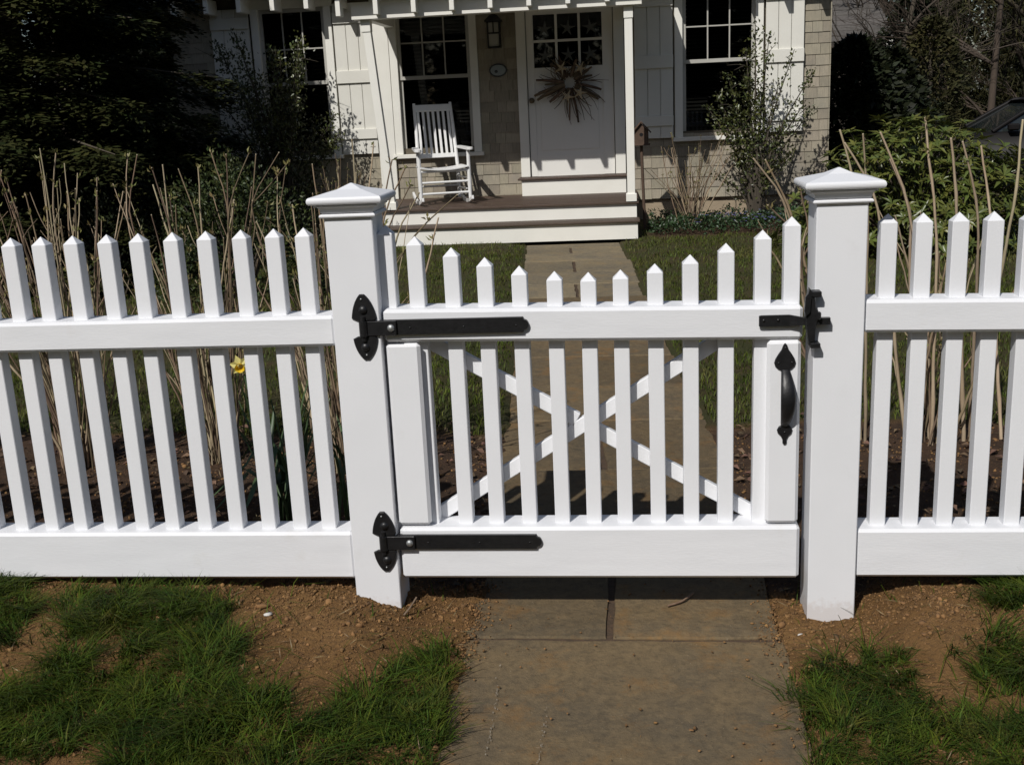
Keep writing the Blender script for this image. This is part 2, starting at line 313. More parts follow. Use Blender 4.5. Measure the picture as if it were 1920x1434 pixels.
    def lathe(s, prof, origin, axis='y', n=16, smooth=True):
        """(radius, distance) profile turned about an axis through origin"""
        V = []; F = []; o = Vector(origin)
        for r, h in prof:
            for j in range(n):
                a = 2*math.pi*j/n; ca, sa = r*math.cos(a), r*math.sin(a)
                V.append(o + Vector({'y': (ca, h, sa), 'z': (ca, sa, h), 'x': (h, ca, sa)}[axis]))
        for i in range(len(prof)-1):
            for j in range(n): F.append((i*n+j, i*n+(j+1) % n, (i+1)*n+(j+1) % n, (i+1)*n+j))
        s.add(V, F, smooth); s.add(V[:n], [tuple(range(n))]); s.add(V[-n:], [tuple(range(n))])
        return s
    def mesh(s, name, off=(0, 0, 0)):
        me = bpy.data.meshes.new(name); o = off
        me.from_pydata([(p[0]-o[0], p[1]-o[1], p[2]-o[2]) for p in s.v], [], s.f)
        me.polygons.foreach_set('use_smooth', s.smooth)
        bm = bmesh.new(); bm.from_mesh(me); bmesh.ops.recalc_face_normals(bm, faces=bm.faces); bm.to_mesh(me); bm.free(); me.update()
        return me
    def build(s, name, m, parent=None, local=False):
        off = (0, 0, 0) if (local or parent is None) else WORLD[parent.name]
        return link(name, s.mesh(name, off), m, parent)

def smooth_path(P, n):
    """Catmull-Rom through P with a little wobble"""
    P = [Vector(p) for p in P]; Q = [P[0]*2-P[1]]+P+[P[-1]*2-P[-2]]; out = []
    for i in range(1, len(Q)-2):
        for k in range(n):
            t = k/n; a, b, c, d = Q[i-1], Q[i], Q[i+1], Q[i+2]
            out.append(.5*((2*b)+(c-a)*t+(2*a-5*b+4*c-d)*t*t+(3*b-a-3*c+d)*t**3))
    out.append(P[-1]); return out
def np_mesh(name, V, quads=None, tris=None, smooth=False):
    V = np.asarray(V, np.float32).reshape(-1, 3); me = bpy.data.meshes.new(name)
    me.vertices.add(len(V)); me.vertices.foreach_set('co', V.ravel())
    loops = []; tot = []
    for F, k in ((quads, 4), (tris, 3)):
        if F is not None and len(F): F = np.asarray(F, np.int32); loops.append(F.ravel()); tot.append(np.full(len(F), k, np.int32))
    loops = np.concatenate(loops); tot = np.concatenate(tot); st = np.concatenate(([0], np.cumsum(tot)[:-1])).astype(np.int32)
    me.loops.add(len(loops)); me.loops.foreach_set('vertex_index', loops)
    me.polygons.add(len(tot)); me.polygons.foreach_set('loop_start', st); me.polygons.foreach_set('loop_total', tot)
    if smooth: me.polygons.foreach_set('use_smooth', np.ones(len(tot), bool))
    me.update(calc_edges=True); me.validate(); return me
def unit(a): return a/np.maximum(np.linalg.norm(a, axis=-1, keepdims=True), 1e-9)
def rand_dirs(n): return unit(rng.normal(size=(n, 3)))
def leaf_arrays(P, D, Nn, L, W, fold=0.25, droop=0.15):
    """folded leaf: base, two mid-rib points, sides, tip -> four triangles as two quads"""
    D = unit(D); S = unit(np.cross(D, Nn)); U = np.cross(S, D); L = L[:, None]; W = W[:, None]
    b = P; t = P + D*L - U*L*droop; lft = P + D*L*.45 + S*W*.5 + U*W*fold; rgt = P + D*L*.45 - S*W*.5 + U*W*fold; m = P + D*L*.5 - U*L*droop*.3
    n = len(P); V = np.stack([b, lft, t, rgt, m], 1).reshape(-1, 3); k = np.arange(n)*5
    T = np.concatenate([np.stack([k, k+4, k+1], 1), np.stack([k+1, k+4, k+2], 1), np.stack([k, k+3, k+4], 1), np.stack([k+3, k+2, k+4], 1)])
    return V, T
def quad_leaves(P, D, Nn, L, W):
    D = unit(D); S = unit(np.cross(D, Nn)); L = L[:, None]; W = W[:, None]
    V = np.stack([P, P+D*L*.5+S*W*.5, P+D*L, P+D*L*.5-S*W*.5], 1).reshape(-1, 3); k = np.arange(len(P))*4
    return V, np.stack([k, k+1, k+2, k+3], 1)
def blades(P, H, W, lean, bend, az=None):
    """grass blades: two-segment tapered strips"""
    n = len(P); az = rng.uniform(0, 2*np.pi, n) if az is None else az
    d = np.stack([np.cos(az), np.sin(az), np.zeros(n)], 1); s = np.stack([-np.sin(az), np.cos(az), np.zeros(n)], 1); z = np.array([0, 0, 1.0])
    H = H[:, None]; W = W[:, None]; lean = lean[:, None]; bend = bend[:, None]
    m = P + d*H*lean*.5 + z*H*.55; t = P + d*H*(lean+bend) + z*H*(1-bend*.45)
    V = np.stack([P-s*W*.5, P+s*W*.5, m+s*W*.42, m-s*W*.42, t], 1).reshape(-1, 3); k = np.arange(n)*5
    return V, np.stack([k, k+1, k+2, k+3], 1), np.stack([k+3, k+2, k+4], 1)
_lat = rng.random((256, 256))
def vnoise(x, y, s):
    x = np.asarray(x)*s+100.3; y = np.asarray(y)*s+57.7; xi = np.floor(x).astype(int); yi = np.floor(y).astype(int); fx = x-xi; fy = y-yi
    fx = fx*fx*(3-2*fx); fy = fy*fy*(3-2*fy); g = lambda a, b: _lat[a % 256, b % 256]
    return (g(xi, yi)*(1-fx)+g(xi+1, yi)*fx)*(1-fy)+(g(xi, yi+1)*(1-fx)+g(xi+1, yi+1)*fx)*fy
def fbm(x, y, s, o=4): return sum(vnoise(x, y, s*2**i)*.5**i for i in range(o))/sum(.5**i for i in range(o))
def sstep(a, b, x): t = np.clip((np.asarray(x)-a)/(b-a), 0, 1); return t*t*(3-2*t)
def inpoly(x, y, poly):
    r = np.zeros(len(x), bool); n = len(poly)
    for i in range(n):
        x0, y0 = poly[i]; x1, y1 = poly[(i+1) % n]
        if y0 == y1: continue
        c = ((y0 > y) != (y1 > y)) & (x < (x1-x0)*(y-y0)/(y1-y0)+x0); r ^= c
    return r

# ------------------------------------------------------------------ ground
def path_left(y): return np.where(np.asarray(y) < .5, -.325, -.325-.072*(np.asarray(y)-.5))
def path_right(y): return np.where(np.asarray(y) < .8, .474, .474-.062*(np.asarray(y)-.8))
def gz(x, y, rough=True):
    x = np.asarray(x, float); y = np.asarray(y, float)
    pl = path_left(y); pr_ = path_right(y)
    dl = np.clip(pl-x, 0, None); dr = np.clip(x-pr_, 0, None)
    near = np.exp(-((y-.05)/.55)**2)                                 # soil thrown up along the fence line
    h = near*(.052*sstep(.10, .34, dl)+.030*sstep(.5, 1.5, dl)+.062*sstep(.20, .36, dr))
    front = sstep(.3, -.2, y)
    h += front*(.018*sstep(.03, .3, dl)+.018*sstep(.03, .3, dr))
    h += (.028*sstep(0, .3, dl)+.028*sstep(0, .3, dr))*sstep(.2, .8, y)
    off = np.maximum(pl-x, x-pr_); side = sstep(-.022, .012, off+.05*(fbm(x, y, 14, 3)-.52))
    if rough:
        soilz = sstep(1.9, 1.4, y)
        h += side*soilz*((fbm(x, y, 7, 3)-.5)*.030+(fbm(x, y, 30, 3)-.5)*.016+(fbm(x, y, 75, 2)-.5)*.007)
        h += side*(1-soilz)*(fbm(x, y, 2.5, 3)-.5)*.03
    h += .006*side; h = h-.016*(1-side)                                                # bedding under the slabs
    h -= .014*np.exp(-((x-.60)**2/.012+(y+.02)**2/.02))
    h -= .42*sstep(4.0, 5.6, x)*sstep(9.5, 13.5, y)                    # the drive lies lower
    return h
def axis(spans):
    out = []
    for a, b, st in spans: out += list(np.arange(a, b-1e-6, st))
    out.append(spans[-1][1]); return np.array(out)
gx = axis([(-150, -20, 26), (-20, -6, 2), (-6, -2.3, .2), (-2.3, 1.8, .0125), (1.8, 6, .2), (6, 20, 2), (20, 150, 26)])
gy = axis([(-40, -4, 6), (-4, -1.3, .3), (-1.3, .45, .0125), (.45, 2.0, .04), (2.0, 10, .2), (10, 30, 1), (30, 200, 34)])
GX, GY = np.meshgrid(gx, gy); GZ = gz(GX, GY)
nx, ny = len(gx), len(gy); ii = (np.arange(ny-1)[:, None]*nx+np.arange(nx-1)[None, :]).ravel()
me = np_mesh('ground', np.stack([GX, GY, GZ], -1), quads=np.stack([ii, ii+1, ii+nx+1, ii+nx], 1), smooth=True)
zone = np.zeros((ny, nx, 4), np.float32); zone[..., 3] = 1
edge = 1.62+.22*(fbm(GX, GY, 2.3, 3)-.5)
lawn = np.maximum(sstep(-.06, .06, GY-edge), sstep(-1.3, -1.7, GY)); zone[..., 0] = np.clip(lawn, 0, 1)
bedh = sstep(7.75, 7.95, GY+.3*(fbm(GX, GY, 3, 2)-.5))*sstep(.25, .4, GX)*sstep(4.2, 3.8, GX)   # bed along the house, right
bedl = sstep(7.4, 7.7, GY+.3*(fbm(GX, GY, 3, 2)-.5))*sstep(-2.3, -2.5, GX)
bedf = sstep(.12, .2, GY)*(1-lawn)
zone[..., 1] = np.clip(bedh+bedl+bedf, 0, 1)*sstep(9.4, 9.2, GY)+.0
ca = me.color_attributes.new('zone', 'FLOAT_COLOR', 'POINT'); ca.data.foreach_set('color', zone.ravel())
tag(link('ground', me, M['ground']), kind='structure')

# ---- path of paving slabs
path = MB()
ys = [-1.9, .5, .8] + [1.5+.5*i for i in range(13)] + [7.77]
V = []; 
for y in ys: V += [(float(path_left(y))+.012, y, -.006), (float(path_right(y))-.012, y, -.006)]
path.add(V, [(2*i, 2*i+1, 2*i+3, 2*i+2) for i in range(len(ys)-1)])
path_o = tag(path.build('path', M['joint']), kind='structure')
rows = [(-1.9, -.862, 1), (-.848, -.106, 1), (-.094, .60, 2), (.61, 1.20, 1), (1.212, 1.84, 2), (1.852, 2.435, 1), (2.447, 3.05, 2), (3.062, 3.70, 1), (3.712, 4.28, 2), (4.292, 4.86, 1), (4.872, 5.428, 2), (5.44, 6.0, 1), (6.012, 6.625, 2), (6.637, 7.125, 1), (7.137, 7.525, 2), (7.537, 7.775, 1)]
def slab(x00, x01, x10, x11, y0, y1, z, m):
    """slab with irregular worn edges; x00..x01 at y0, x10..x11 at y1"""
    E = []; n = 9
    def run(a, b):
        for i in range(n):
            t = i/n; E.append((a[0]+(b[0]-a[0])*t+(random.uniform(-.0045, .0045) if 0 < i else 0), a[1]+(b[1]-a[1])*t+(random.uniform(-.0035, .0035) if 0 < i else 0)))
    run((x00, y0), (x01, y0)); run((x01, y0), (x11, y1)); run((x11, y1), (x10, y1)); run((x10, y1), (x00, y0))
    mb = MB(); k = len(E); cx = sum(p[0] for p in E)/k; cy = sum(p[1] for p in E)/k
    ring = lambda s, zz: [(cx+(p[0]-cx)*s, cy+(p[1]-cy)*s, zz) for p in E]
    V = ring(1, z-.035)+ring(1, z-.005)+ring(.991, z)
    F = [(r*k+j, r*k+(j+1) % k, (r+1)*k+(j+1) % k, (r+1)*k+j) for r in range(2) for j in range(k)]+[tuple(range(2*k, 3*k))]
    mb.add(V, F); return mb.build('paving_slab', m, path_o)
for i, (y0, y1, n) in enumerate(rows):
    z = random.uniform(-.001, .004) + (.0 if y0 > -.2 else -.002); jl = random.uniform(-.02, .015); jr = random.uniform(-.015, .02)
    m = M['stone_far'] if y0 > 4.8 else M['stone']
    l0, l1 = float(path_left(y0))+jl, float(path_left(y1))+jl; r0, r1 = float(path_right(y0))+jr, float(path_right(y1))+jr
    if y0 < 0: l0 = l1 = -.335; r0, r1 = .463, .47
    if n == 1: slab(l0, r0, l1, r1, y0, y1, z, m)
    else:
        c0, c1 = (l0+r0)/2-.03, (l1+r1)/2-.03; g = .011
        if y0 < 0: c0 = c1 = .037; g = .009
        slab(l0, c0-g, l1, c1-g, y0, y1, z, m); slab(c0+g, r0, c1+g, r1, y0, y1, z+random.uniform(-.002, .002), m)
# worn chalky drag marks on the nearest slab
ch = MB()
for (x, ya, yb) in ((-.222, -.24, -.62), (-.107, -.42, -.86)):
    y = ya
    while y > yb:
        w = random.uniform(.0004, .0021); l = random.uniform(.002, .009); xo = x+random.gauss(0, .0022)+.006*math.sin(y*9)
        if random.random() < .42:
            q = [(xo-w*random.uniform(.4, 1), y), (xo+w*random.uniform(.4, 1), y-l*.2), (xo+w*random.uniform(.2, 1), y-l), (xo-w*random.uniform(.2, 1), y-l*.85)]
            ch.add([(p[0], p[1], .0036) for p in q], [(0, 1, 2, 3)])
        y -= l*.55
ch.build('chalk_scuff', M['chalk'], path_o)

# ------------------------------------------------------------------ fence posts
def post(x0, x1, y1, ztop, zfoot, label):
    cx = (x0+x1)/2; t = thing('gate_post', (cx, y1/2, zfoot), label, 'fence post', 'white posts either side of the gate')
    MB().box(x0, x1, 0, y1, zfoot-.18, ztop, .0022).build('shaft', M['post'], t)
    h = (x1-x0)/2; cy = y1/2; mb = MB()
    cap = mb.rings([(h+.001, ztop-.013), (h+.007, ztop-.012), (h+.0095, ztop-.009), (h+.0095, ztop-.006), (h+.007, ztop-.003), (h+.003, ztop-.002)], cx, cy, False).build('bead_moulding', M['paint'], t)
    mb = MB(); cove = [(h+.002, ztop-.002), (h+.005, ztop+.0005)]
    for i in range(7): a = i/6*math.pi/2; cove.append((h+.006+.010*(1-math.cos(a)), ztop+.002+.014*math.sin(a)))
    cove += [(h+.0185, ztop+.016), (h+.0185, ztop+.0195), (h+.010, ztop+.0205)]
    mb.rings(cove, cx, cy, False).build('cove_moulding', M['paint'], t)
    mb = MB(); z0 = ztop+.0215; R = .0095; pr = [(h+.010, z0)]
    for i in range(9): a = -math.pi/2+i/8*math.pi*.86; pr.append((h+.0245+R*math.cos(a)*.8, z0+R+R*math.sin(a)))
    pr += [(h*.5, z0+2*R+.0135), (.002, z0+2*R+.0265)]
    mb.rings(pr, cx, cy).build('cap', M['paint'], t)
    return t
postL = post(-.638, -.518, .118, 1.086, .03, 'white fence post with pyramid cap carrying the two black gate hinges')
postR = post(.543, .661, .118, 1.078, .0, 'white fence post with pyramid cap on the latch side of the gate')

# ------------------------------------------------------------------ fence panels and gate
PW = .0385; PY0, PY1 = .042, .0805
def picket_mesh(h):
    """square picket with a pyramid top; origin at its foot"""
    mb = MB(); a = PW/2; c = .0018; zt = h-.021
    oct_ = [(-a+c, -a), (a-c, -a), (a, -a+c), (a, a-c), (a-c, a), (-a+c, a), (-a, a-c), (-a, -a+c)]
    V = [(p[0], p[1], 0) for p in oct_]+[(p[0], p[1], zt) for p in oct_]+[(0, 0, h)]
    F = [(j, (j+1) % 8, 8+(j+1) % 8, 8+j) for j in range(8)]+[(8+j, 8+(j+1) % 8, 16) for j in range(8)]
    mb.add(V, F); return mb.mesh('picket')
def put_picket(parent, x, z0, ztop, m, yc=(PY0+PY1)/2, cache={}):
    k = round((ztop-z0)*2000)
    if k not in cache: cache[k] = picket_mesh(k/2000)
    o = link('picket', cache[k], m, parent, Vector((x+random.uniform(-.0012, .0012), yc, z0))-WORLD[parent.name])
    o.rotation_euler = (random.uniform(-.001, .001), random.uniform(-.0022, .0022), random.uniform(-.008, .008)); return o
def panel(x0, x1, xs, apex, rails, label):
    t = thing('picket_fence', ((x0+x1)/2, .057, .1), label, 'fence', 'white picket fence either side of the gate')
    (a, b, sh), (c, d) = rails
    MB().box(x0, x1, .012, .102, a, b, .0075, shz=sh).build('top_rail', M['wood_paint'], t)
    MB().box(x0, x1, .012, .104, c, d, .0075).build('bottom_rail', M['wood_paint'], t)
    for x in xs: put_picket(t, x, c+.03, apex(x), M['paint'])
    return t
panel(-3.2, -.6385, [-1.491-.0878*k for k in range(19, 0, -1)] + [-1.491, -1.407, -1.320, -1.231, -1.145, -1.054, -.966, -.876, -.787, -.709], lambda x: 1.047, ((.751, .829, (.004, -.001)), (.112, .245)), 'white picket fence run to the left of the hinge post')
panel(.6615, 2.6, [.719+.0819*k for k in range(22)], lambda x: 1.032-.012*(x-.719), ((.747, .827, (.006, -.03)), (.1165, .246)), 'white picket fence run to the right of the latch post')

gate = thing('garden_gate', (0, .057, .11), 'white picket gate with dipped top and cross brace between the posts', 'gate')
gsh = lambda x: -.0165*(x+.516)/1.03
MB().box(-.5125, .519, .010, .102, .757, .8405, .008, shz=(0, -.0165)).build('top_rail', M['wood_paint'], gate)
MB().box(-.5095, .5215, .008, .104, .115, .258, .008).build('bottom_rail', M['wood_paint'], gate)
gx_ = [-.500, -.426, -.338, -.256, -.168, -.082, 0, .081, .169, .253, .338, .424, .497]
gz_ = [1.046, 1.016, .985, .958, .934, .918, .913, .917, .929, .949, .974, 1.003, 1.033]
for x, z in zip(gx_, gz_): put_picket(gate, x, .13, z, M['paint'])
for (xa, xb, za, zb) in ((-.5115, -.424, .264, .752), (.435, .5165, .264, .7385)):
    mb = MB(); mb.box(xa, xb, .012, .030, za, zb, .0085); mb.box(xa+.003, xb-.003, .030, .046, za+.001, zb-.001)
    mb.build('raised_panel', M['paint'], gate)
up = Vector((0, 1, 0))
MB().beam((-.447, .0925, .247), (.392, .0925, .768), .038, .021, .002, up).build('cross_brace', M['paint'], gate)
a, b_ = Vector((-.455, .0925, .765)), Vector((.470, .0925, .232)); dd = (b_-a).normalized()
cpt = a + dd*((Vector((-.02, .0925, .513))-a).dot(dd))
MB().beam(a, cpt-dd*.0205, .038, .021, .002, up).build('cross_brace', M['paint'], gate)
MB().beam(cpt+dd*.0205, b_, .038, .021, .002, up).build('cross_brace', M['paint'], gate)

def arch(w0, w1, zb, zt, xt, bulge=.16):
    """pointed half-spade outline from base (w0..w1 at zb) to its tip (xt, zt)"""
    P = [(w0+.012, zb)]
    for i in range(8):
        t = i/8; e = math.sin(t*math.pi/2); P.append((w0+(xt-w0)*(1-math.cos(t*math.pi/2))*.75+(xt-w0)*t*.25, zb+.006*(zt-zb)/abs(zt-zb)+(zt-zb)*(e*.55+t*.42)))
    P.append((xt, zt))
    for i in range(7, -1, -1):
        t = i/8; e = math.sin(t*math.pi/2); P.append((w1+(xt-w1)*(1-math.cos(t*math.pi/2))*.75+(xt-w1)*t*.25, zb+.006*(zt-zb)/abs(zt-zb)+(zt-zb)*(e*.55+t*.42)))
    P.append((w1-.004, zb)); return P
def hinge(x0, zt, z1, z2, zb, xe, xb, slope):
    """pintle plates on the post, strap on the gate, one carriage bolt"""
    t = MB(); xc = x0+.032
    L = xe-(x0+.019); zc = (z1+z2)/2
    hw = (z1-z2)/2-.0005
    poly = [(x0+.019, zc-hw), (xe-.012, zc-hw+slope), (xe-.012, zc-hw+.004+slope), (xe-.009, zc-hw+.006+slope)]
    for i in range(9): a = -math.pi/2+i/8*math.pi; poly.append((xe-.009+.0105*math.cos(a), zc+slope+.0125*math.sin(a)))
    poly += [(xe-.009, zc+hw-.006+slope), (xe-.012, zc+hw-.004+slope), (xe-.012, zc+hw+slope), (x0+.019, zc+hw)]
    t.prism(poly, -.0015, .0105, .0012)
    t.box(x0+.019, x0+.112, -.0095, -.0012, zc-hw+.0003, zc+hw-.0003, .0015)
    hg = t.build('strap_hinge', M['iron'], gate)
    k = MB(); k.prism(arch(x0, x0+.063, z1+.0005, zt, x0+.029), -.0065, .002, .0022).build('upper_plate', M['iron'], hg)
    k = MB(); k.prism(arch(x0, x0+.062, z2-.0005, zb, x0+.030), -.0065, .002, .0022).build('lower_plate', M['iron'], hg)
    k = MB(); k.tube([(x0+.029, -.007, z2+.001), (x0+.029, -.007, z1-.001)], .0112, 14).build('barrel', M['iron'], hg)
    k = MB(); k.tube([(x0+.029, -.0075, z2-.012), (x0+.029, -.0075, z1+.012)], .0065, 10).build('pintle', M['iron'], hg)
    for zz in (z1+.028, z2-.028):
        k = MB(); k.lathe([(.012, -.006), (.010, -.010), (.005, -.0125), (.001, -.013)], (xc+random.uniform(-.003, .003), 0, zz), 'y', 10).build('boss', M['iron'], hg)
    for (xx, zz) in ((x0+.028, zt-.012), (x0+.032, zb+.013)):
        k = MB(); k.lathe([(.0026, -.0065), (.0022, -.0085), (.0006, -.009)], (xx, 0, zz), 'y', 8).build('screw', M['zinc'], hg)
    for f in (.30, .62, .93):
        k = MB(); k.lathe([(.0026, -.0015), (.002, -.0028), (.0005, -.003)], (x0+.019+L*f, 0, zc-.001+slope*f), 'y', 8).build('screw', M['iron'], hg)
    k = MB(); k.lathe([(.0096, -.0094), (.0094, -.0107), (.0078, -.0134), (.0045, -.0151), (.0005, -.0157)], (xb, 0, zc+.0008), 'y', 14).build('bolt', M['zinc'], hg)
hinge(-.588, .884, .8165, .7775, .717, -.147, -.489, -.0005)
hinge(-.580, .309, .242, .2025, .141, -.136, -.481, -.0005)

# latch: bar on the gate, catch on the post
lb = MB(); zc = .7905
secs = [(.413, .0000, .0125, .003), (.418, 0, .0138, .003), (.485, 0, .0138, .003), (.500, -.004, .0115, .004), (.515, -.008, .009, .0065), (.545, -.010, .008, .0075), (.5775, -.010, .008, .0075)]
V = []; F = []
for x, y, h, d in secs:
    yy = .004+y*1.0-.0
    V += [(x, yy-d*2, zc-h), (x, yy, zc-h), (x, yy, zc+h), (x, yy-d*2, zc+h)]
for i in range(len(secs)-1):
    for j in range(4): F.append((i*4+j, i*4+(j+1) % 4, (i+1)*4+(j+1) % 4, (i+1)*4+j))
F += [(0, 1, 2, 3), tuple(range(len(V)-4, len(V)))]
lb.add(V, F); lbo = lb.build('latch_bar', M['iron'], gate)
for x in (.424, .458):
    MB().lathe([(.004, -.0018), (.0032, -.0042), (.0008, -.005)], (x, 0, zc+.002), 'y', 8).build('screw', M['iron'], lbo)
lk = MB()
lk.prism([(.520, .846), (.527, .872), (.534, .864), (.5395, .862), (.5395, .848), (.543, .826), (.548, .818), (.551, .800), (.546, .788), (.543, .772), (.5415, .742), (.531, .740), (.524, .752), (.519, .79), (.517, .82)], -.026, -.006, .003)
lk.box(.531, .5545, -.030, .0005, .8505, .8645, .002); lk.box(.531, .5545, -.030, .0005, .7265, .7395, .002)
lk.prism([(.524, .756), (.541, .752), (.541, .735), (.528, .733)], -.024, -.007, .002)
lko = lk.build('latch_catch', M['iron'], postR)
k = MB(); k.prism([(.516, .852), (.524, .862), (.530, .85), (.528, .815), (.518, .805), (.5145, .82)], -.034, -.0262, .002).build('latch_lever', M['iron'], lko)
k = MB(); k.box(.545, .5535, -.036, -.0265, .797, .8165, .003).build('latch_lip', M['iron'], lko)
# thumb handle on the right raised panel
hd = MB(); yF = .0118
upper = [(.4765, .732)]
def mirror(cx, R): return R + [(2*cx-x, z) for x, z in reversed(R)]
R = [(.4795, .7318), (.4825, .727), (.4865, .716), (.4935, .706), (.5005, .694), (.5035, .684), (.501, .675), (.494, .668), (.487, .6645)]
hd.prism(mirror(.4775, R), yF-.005, yF+.001, .002)
R2 = [(.4865, .5265), (.494, .5215), (.4985, .513), (.4965, .505), (.489, .497), (.4845, .487), (.4845, .479), (.4815, .4748)]
hdo = hd.build('handle', M['iron'], gate)
MB().prism(mirror(.4795, R2), yF-.005, yF+.001, .002).build('lower_plate', M['iron'], hdo)
gp = MB(); V = []; F = []; n = 14
for i in range(n+1):
    t = i/n; z = .668+(.523-.668)*t; y = yF-.004-.034*math.sin(math.pi*t)**.8; w = .0105+.0075*math.sin(math.pi*min(1, t*1.02))**1.0 if t < 1 else .0085
    xc = .4785+.0035*math.sin(math.pi*t)
    for a in range(10):
        an = 2*math.pi*a/10; V.append((xc+w*math.cos(an), y+.0055*math.sin(an), z))
for i in range(n):
    for j in range(10): F.append((i*10+j, i*10+(j+1) % 10, (i+1)*10+(j+1) % 10, (i+1)*10+j))
gp.add(V, F, True); gp.build('grip', M['iron'], hdo)
for (x, z) in ((.4775, .722), (.462, .684), (.494, .685), (.4795, .508)):
    MB().lathe([(.0028, yF-.0048), (.0022, yF-.0064), (.0005, yF-.0068)], (x, 0, z), 'y', 8).build('screw', M['iron'], hdo)

# ------------------------------------------------------------------ the house
WY = 9.3; HX0, HX1 = -4.75, 2.205
house = thing('house', ((HX0+HX1)/2, WY, 0), 'cottage with weathered beige shingles, white trim and a small front porch', 'house')
# windows: (outer casing x0, x1, sill z, head z)
WINS = [(-3.845, -2.965, .865, 2.40), (-2.365, -1.425, .835, 2.40), (.632, 1.535, .895, 2.40)]
DOOR = (-1.01, .11, .535, 2.62)
cuts_x = sorted({HX0, HX1, *[v+d for w in WINS for v, d in ((w[0], .06), (w[1], -.06))], DOOR[0]+.06, DOOR[1]-.06})
cuts_z = sorted({.27, 2.62, *[w[2]+.06 for w in WINS], 2.40, DOOR[2]})
wall = MB()
for i in range(len(cuts_x)-1):
    for j in range(len(cuts_z)-1):
        xm = (cuts_x[i]+cuts_x[i+1])/2; zm = (cuts_z[j]+cuts_z[j+1])/2
        if any(w[0]+.06 < xm < w[1]-.06 and w[2]+.06 < zm < 2.40 for w in WINS) or (DOOR[0]+.06 < xm < DOOR[1]-.06 and zm > DOOR[2]): continue
        wall.box(cuts_x[i], cuts_x[i+1], WY+.02, WY+.14, cuts_z[j], cuts_z[j+1])
wall.box(HX0, HX0+.12, WY+.1405, 16, .27, 2.62); wall.box(HX1-.12, HX1, WY+.1405, 16, .27, 2.62); wall.box(HX0, HX1, 16.0, 16.12, .27, 2.62)
wall.build('wall', M['sheath'], house)
MB().box(HX0+.001, HX1-.001, WY+.1401, 15.9, .20, .268).build('floor', M['interior'], house)
MB().box(HX0+.12, HX1-.12, WY+1.6, WY+1.7, .27, 2.62).build('inner_wall', M['interior'], house)
MB().box(HX0+.05, HX1-.05, WY+.05, 15.9, -.3, .269).build('foundation', M['concrete'], house)
# shingles, one by one
def sh_mesh(i):
    mb = MB(); h = .128; tb = .0125; j = random.uniform(-.02, .02)
    V = [(0, 0, 0), (1, 0, 0.0), (1, tb, 0), (0, tb, 0), (0, tb-.004, h), (1, tb-.004, h), (1, tb, h), (0, tb, h)]
    mb.add(V, [(0, 1, 2, 3), (0, 4, 5, 1), (1, 5, 6, 2), (2, 6, 7, 3), (3, 7, 4, 0), (4, 7, 6, 5)]); return mb.mesh('shingle')
SHM = [sh_mesh(i) for i in range(3)]
COURSE = .1083; extra = MB(); count = 0
free_zones = []     # (x0, x1, z0, z1) of what covers the wall
for w in WINS: free_zones.append((w[0], w[1], w[2]-.03, 9))
for a, b in ((-4.285, -3.845), (-2.965, -2.545), (.215, .632), (1.535, 1.943)): free_zones.append((a+.01, b-.01, .90, 9))
free_zones += [(DOOR[0], DOOR[1], .3, 9), (HX0-.1, HX0, 0, 0)]
z = .262; row = 0
while z < 2.58:
    occ = sorted([(a, b) for a, b, c, d in free_zones if c < z+COURSE*.5 < d])
    x = HX0; spans = []
    for a, b in occ:
        if a > x: spans.append((x, a))
        x = max(x, b)
    if x < HX1: spans.append((x, HX1))
    for a, b in spans:
        x = a
        while x < b-.004:
            w = random.uniform(.085, .185)
            if b-(x+w) < .05: w = b-x
            on_porch = -2.5 < x < .2
            vis = (x > 1.9) or (-1.46 < x < -.98 and z > .33) or (z < .9 and x > .1) or (-2.6 < x < -1.4 and .3 < z < .9) or (x < -4.28 and z > .8)
            if on_porch and z < .30: vis = False
            if vis and count < 298:
                o = link('shingle', random.choice(SHM), M['shingle'], house, Vector((x+.001, WY+.007-.0, z+random.uniform(-.003, .003)))-WORLD[house.name])
                o.scale = (w-.003, random.uniform(.85, 1.2), 1); count += 1
            else:
                extra.box(x+.001, x+w-.002, WY+.008, WY+.02, z, z+COURSE+.004)
            x += w
    z += COURSE; row += 1
# right side wall shingles seen edge-on at the corner + the rest of the cladding
for r in range(22): extra.box(HX1, HX1+.012, WY+.0, WY+6.7, .262+r*COURSE, .262+(r+1)*COURSE-.004)
tag(extra.build('shingle_cladding', M['shingle'], house), kind='stuff')
print('shingles', count)

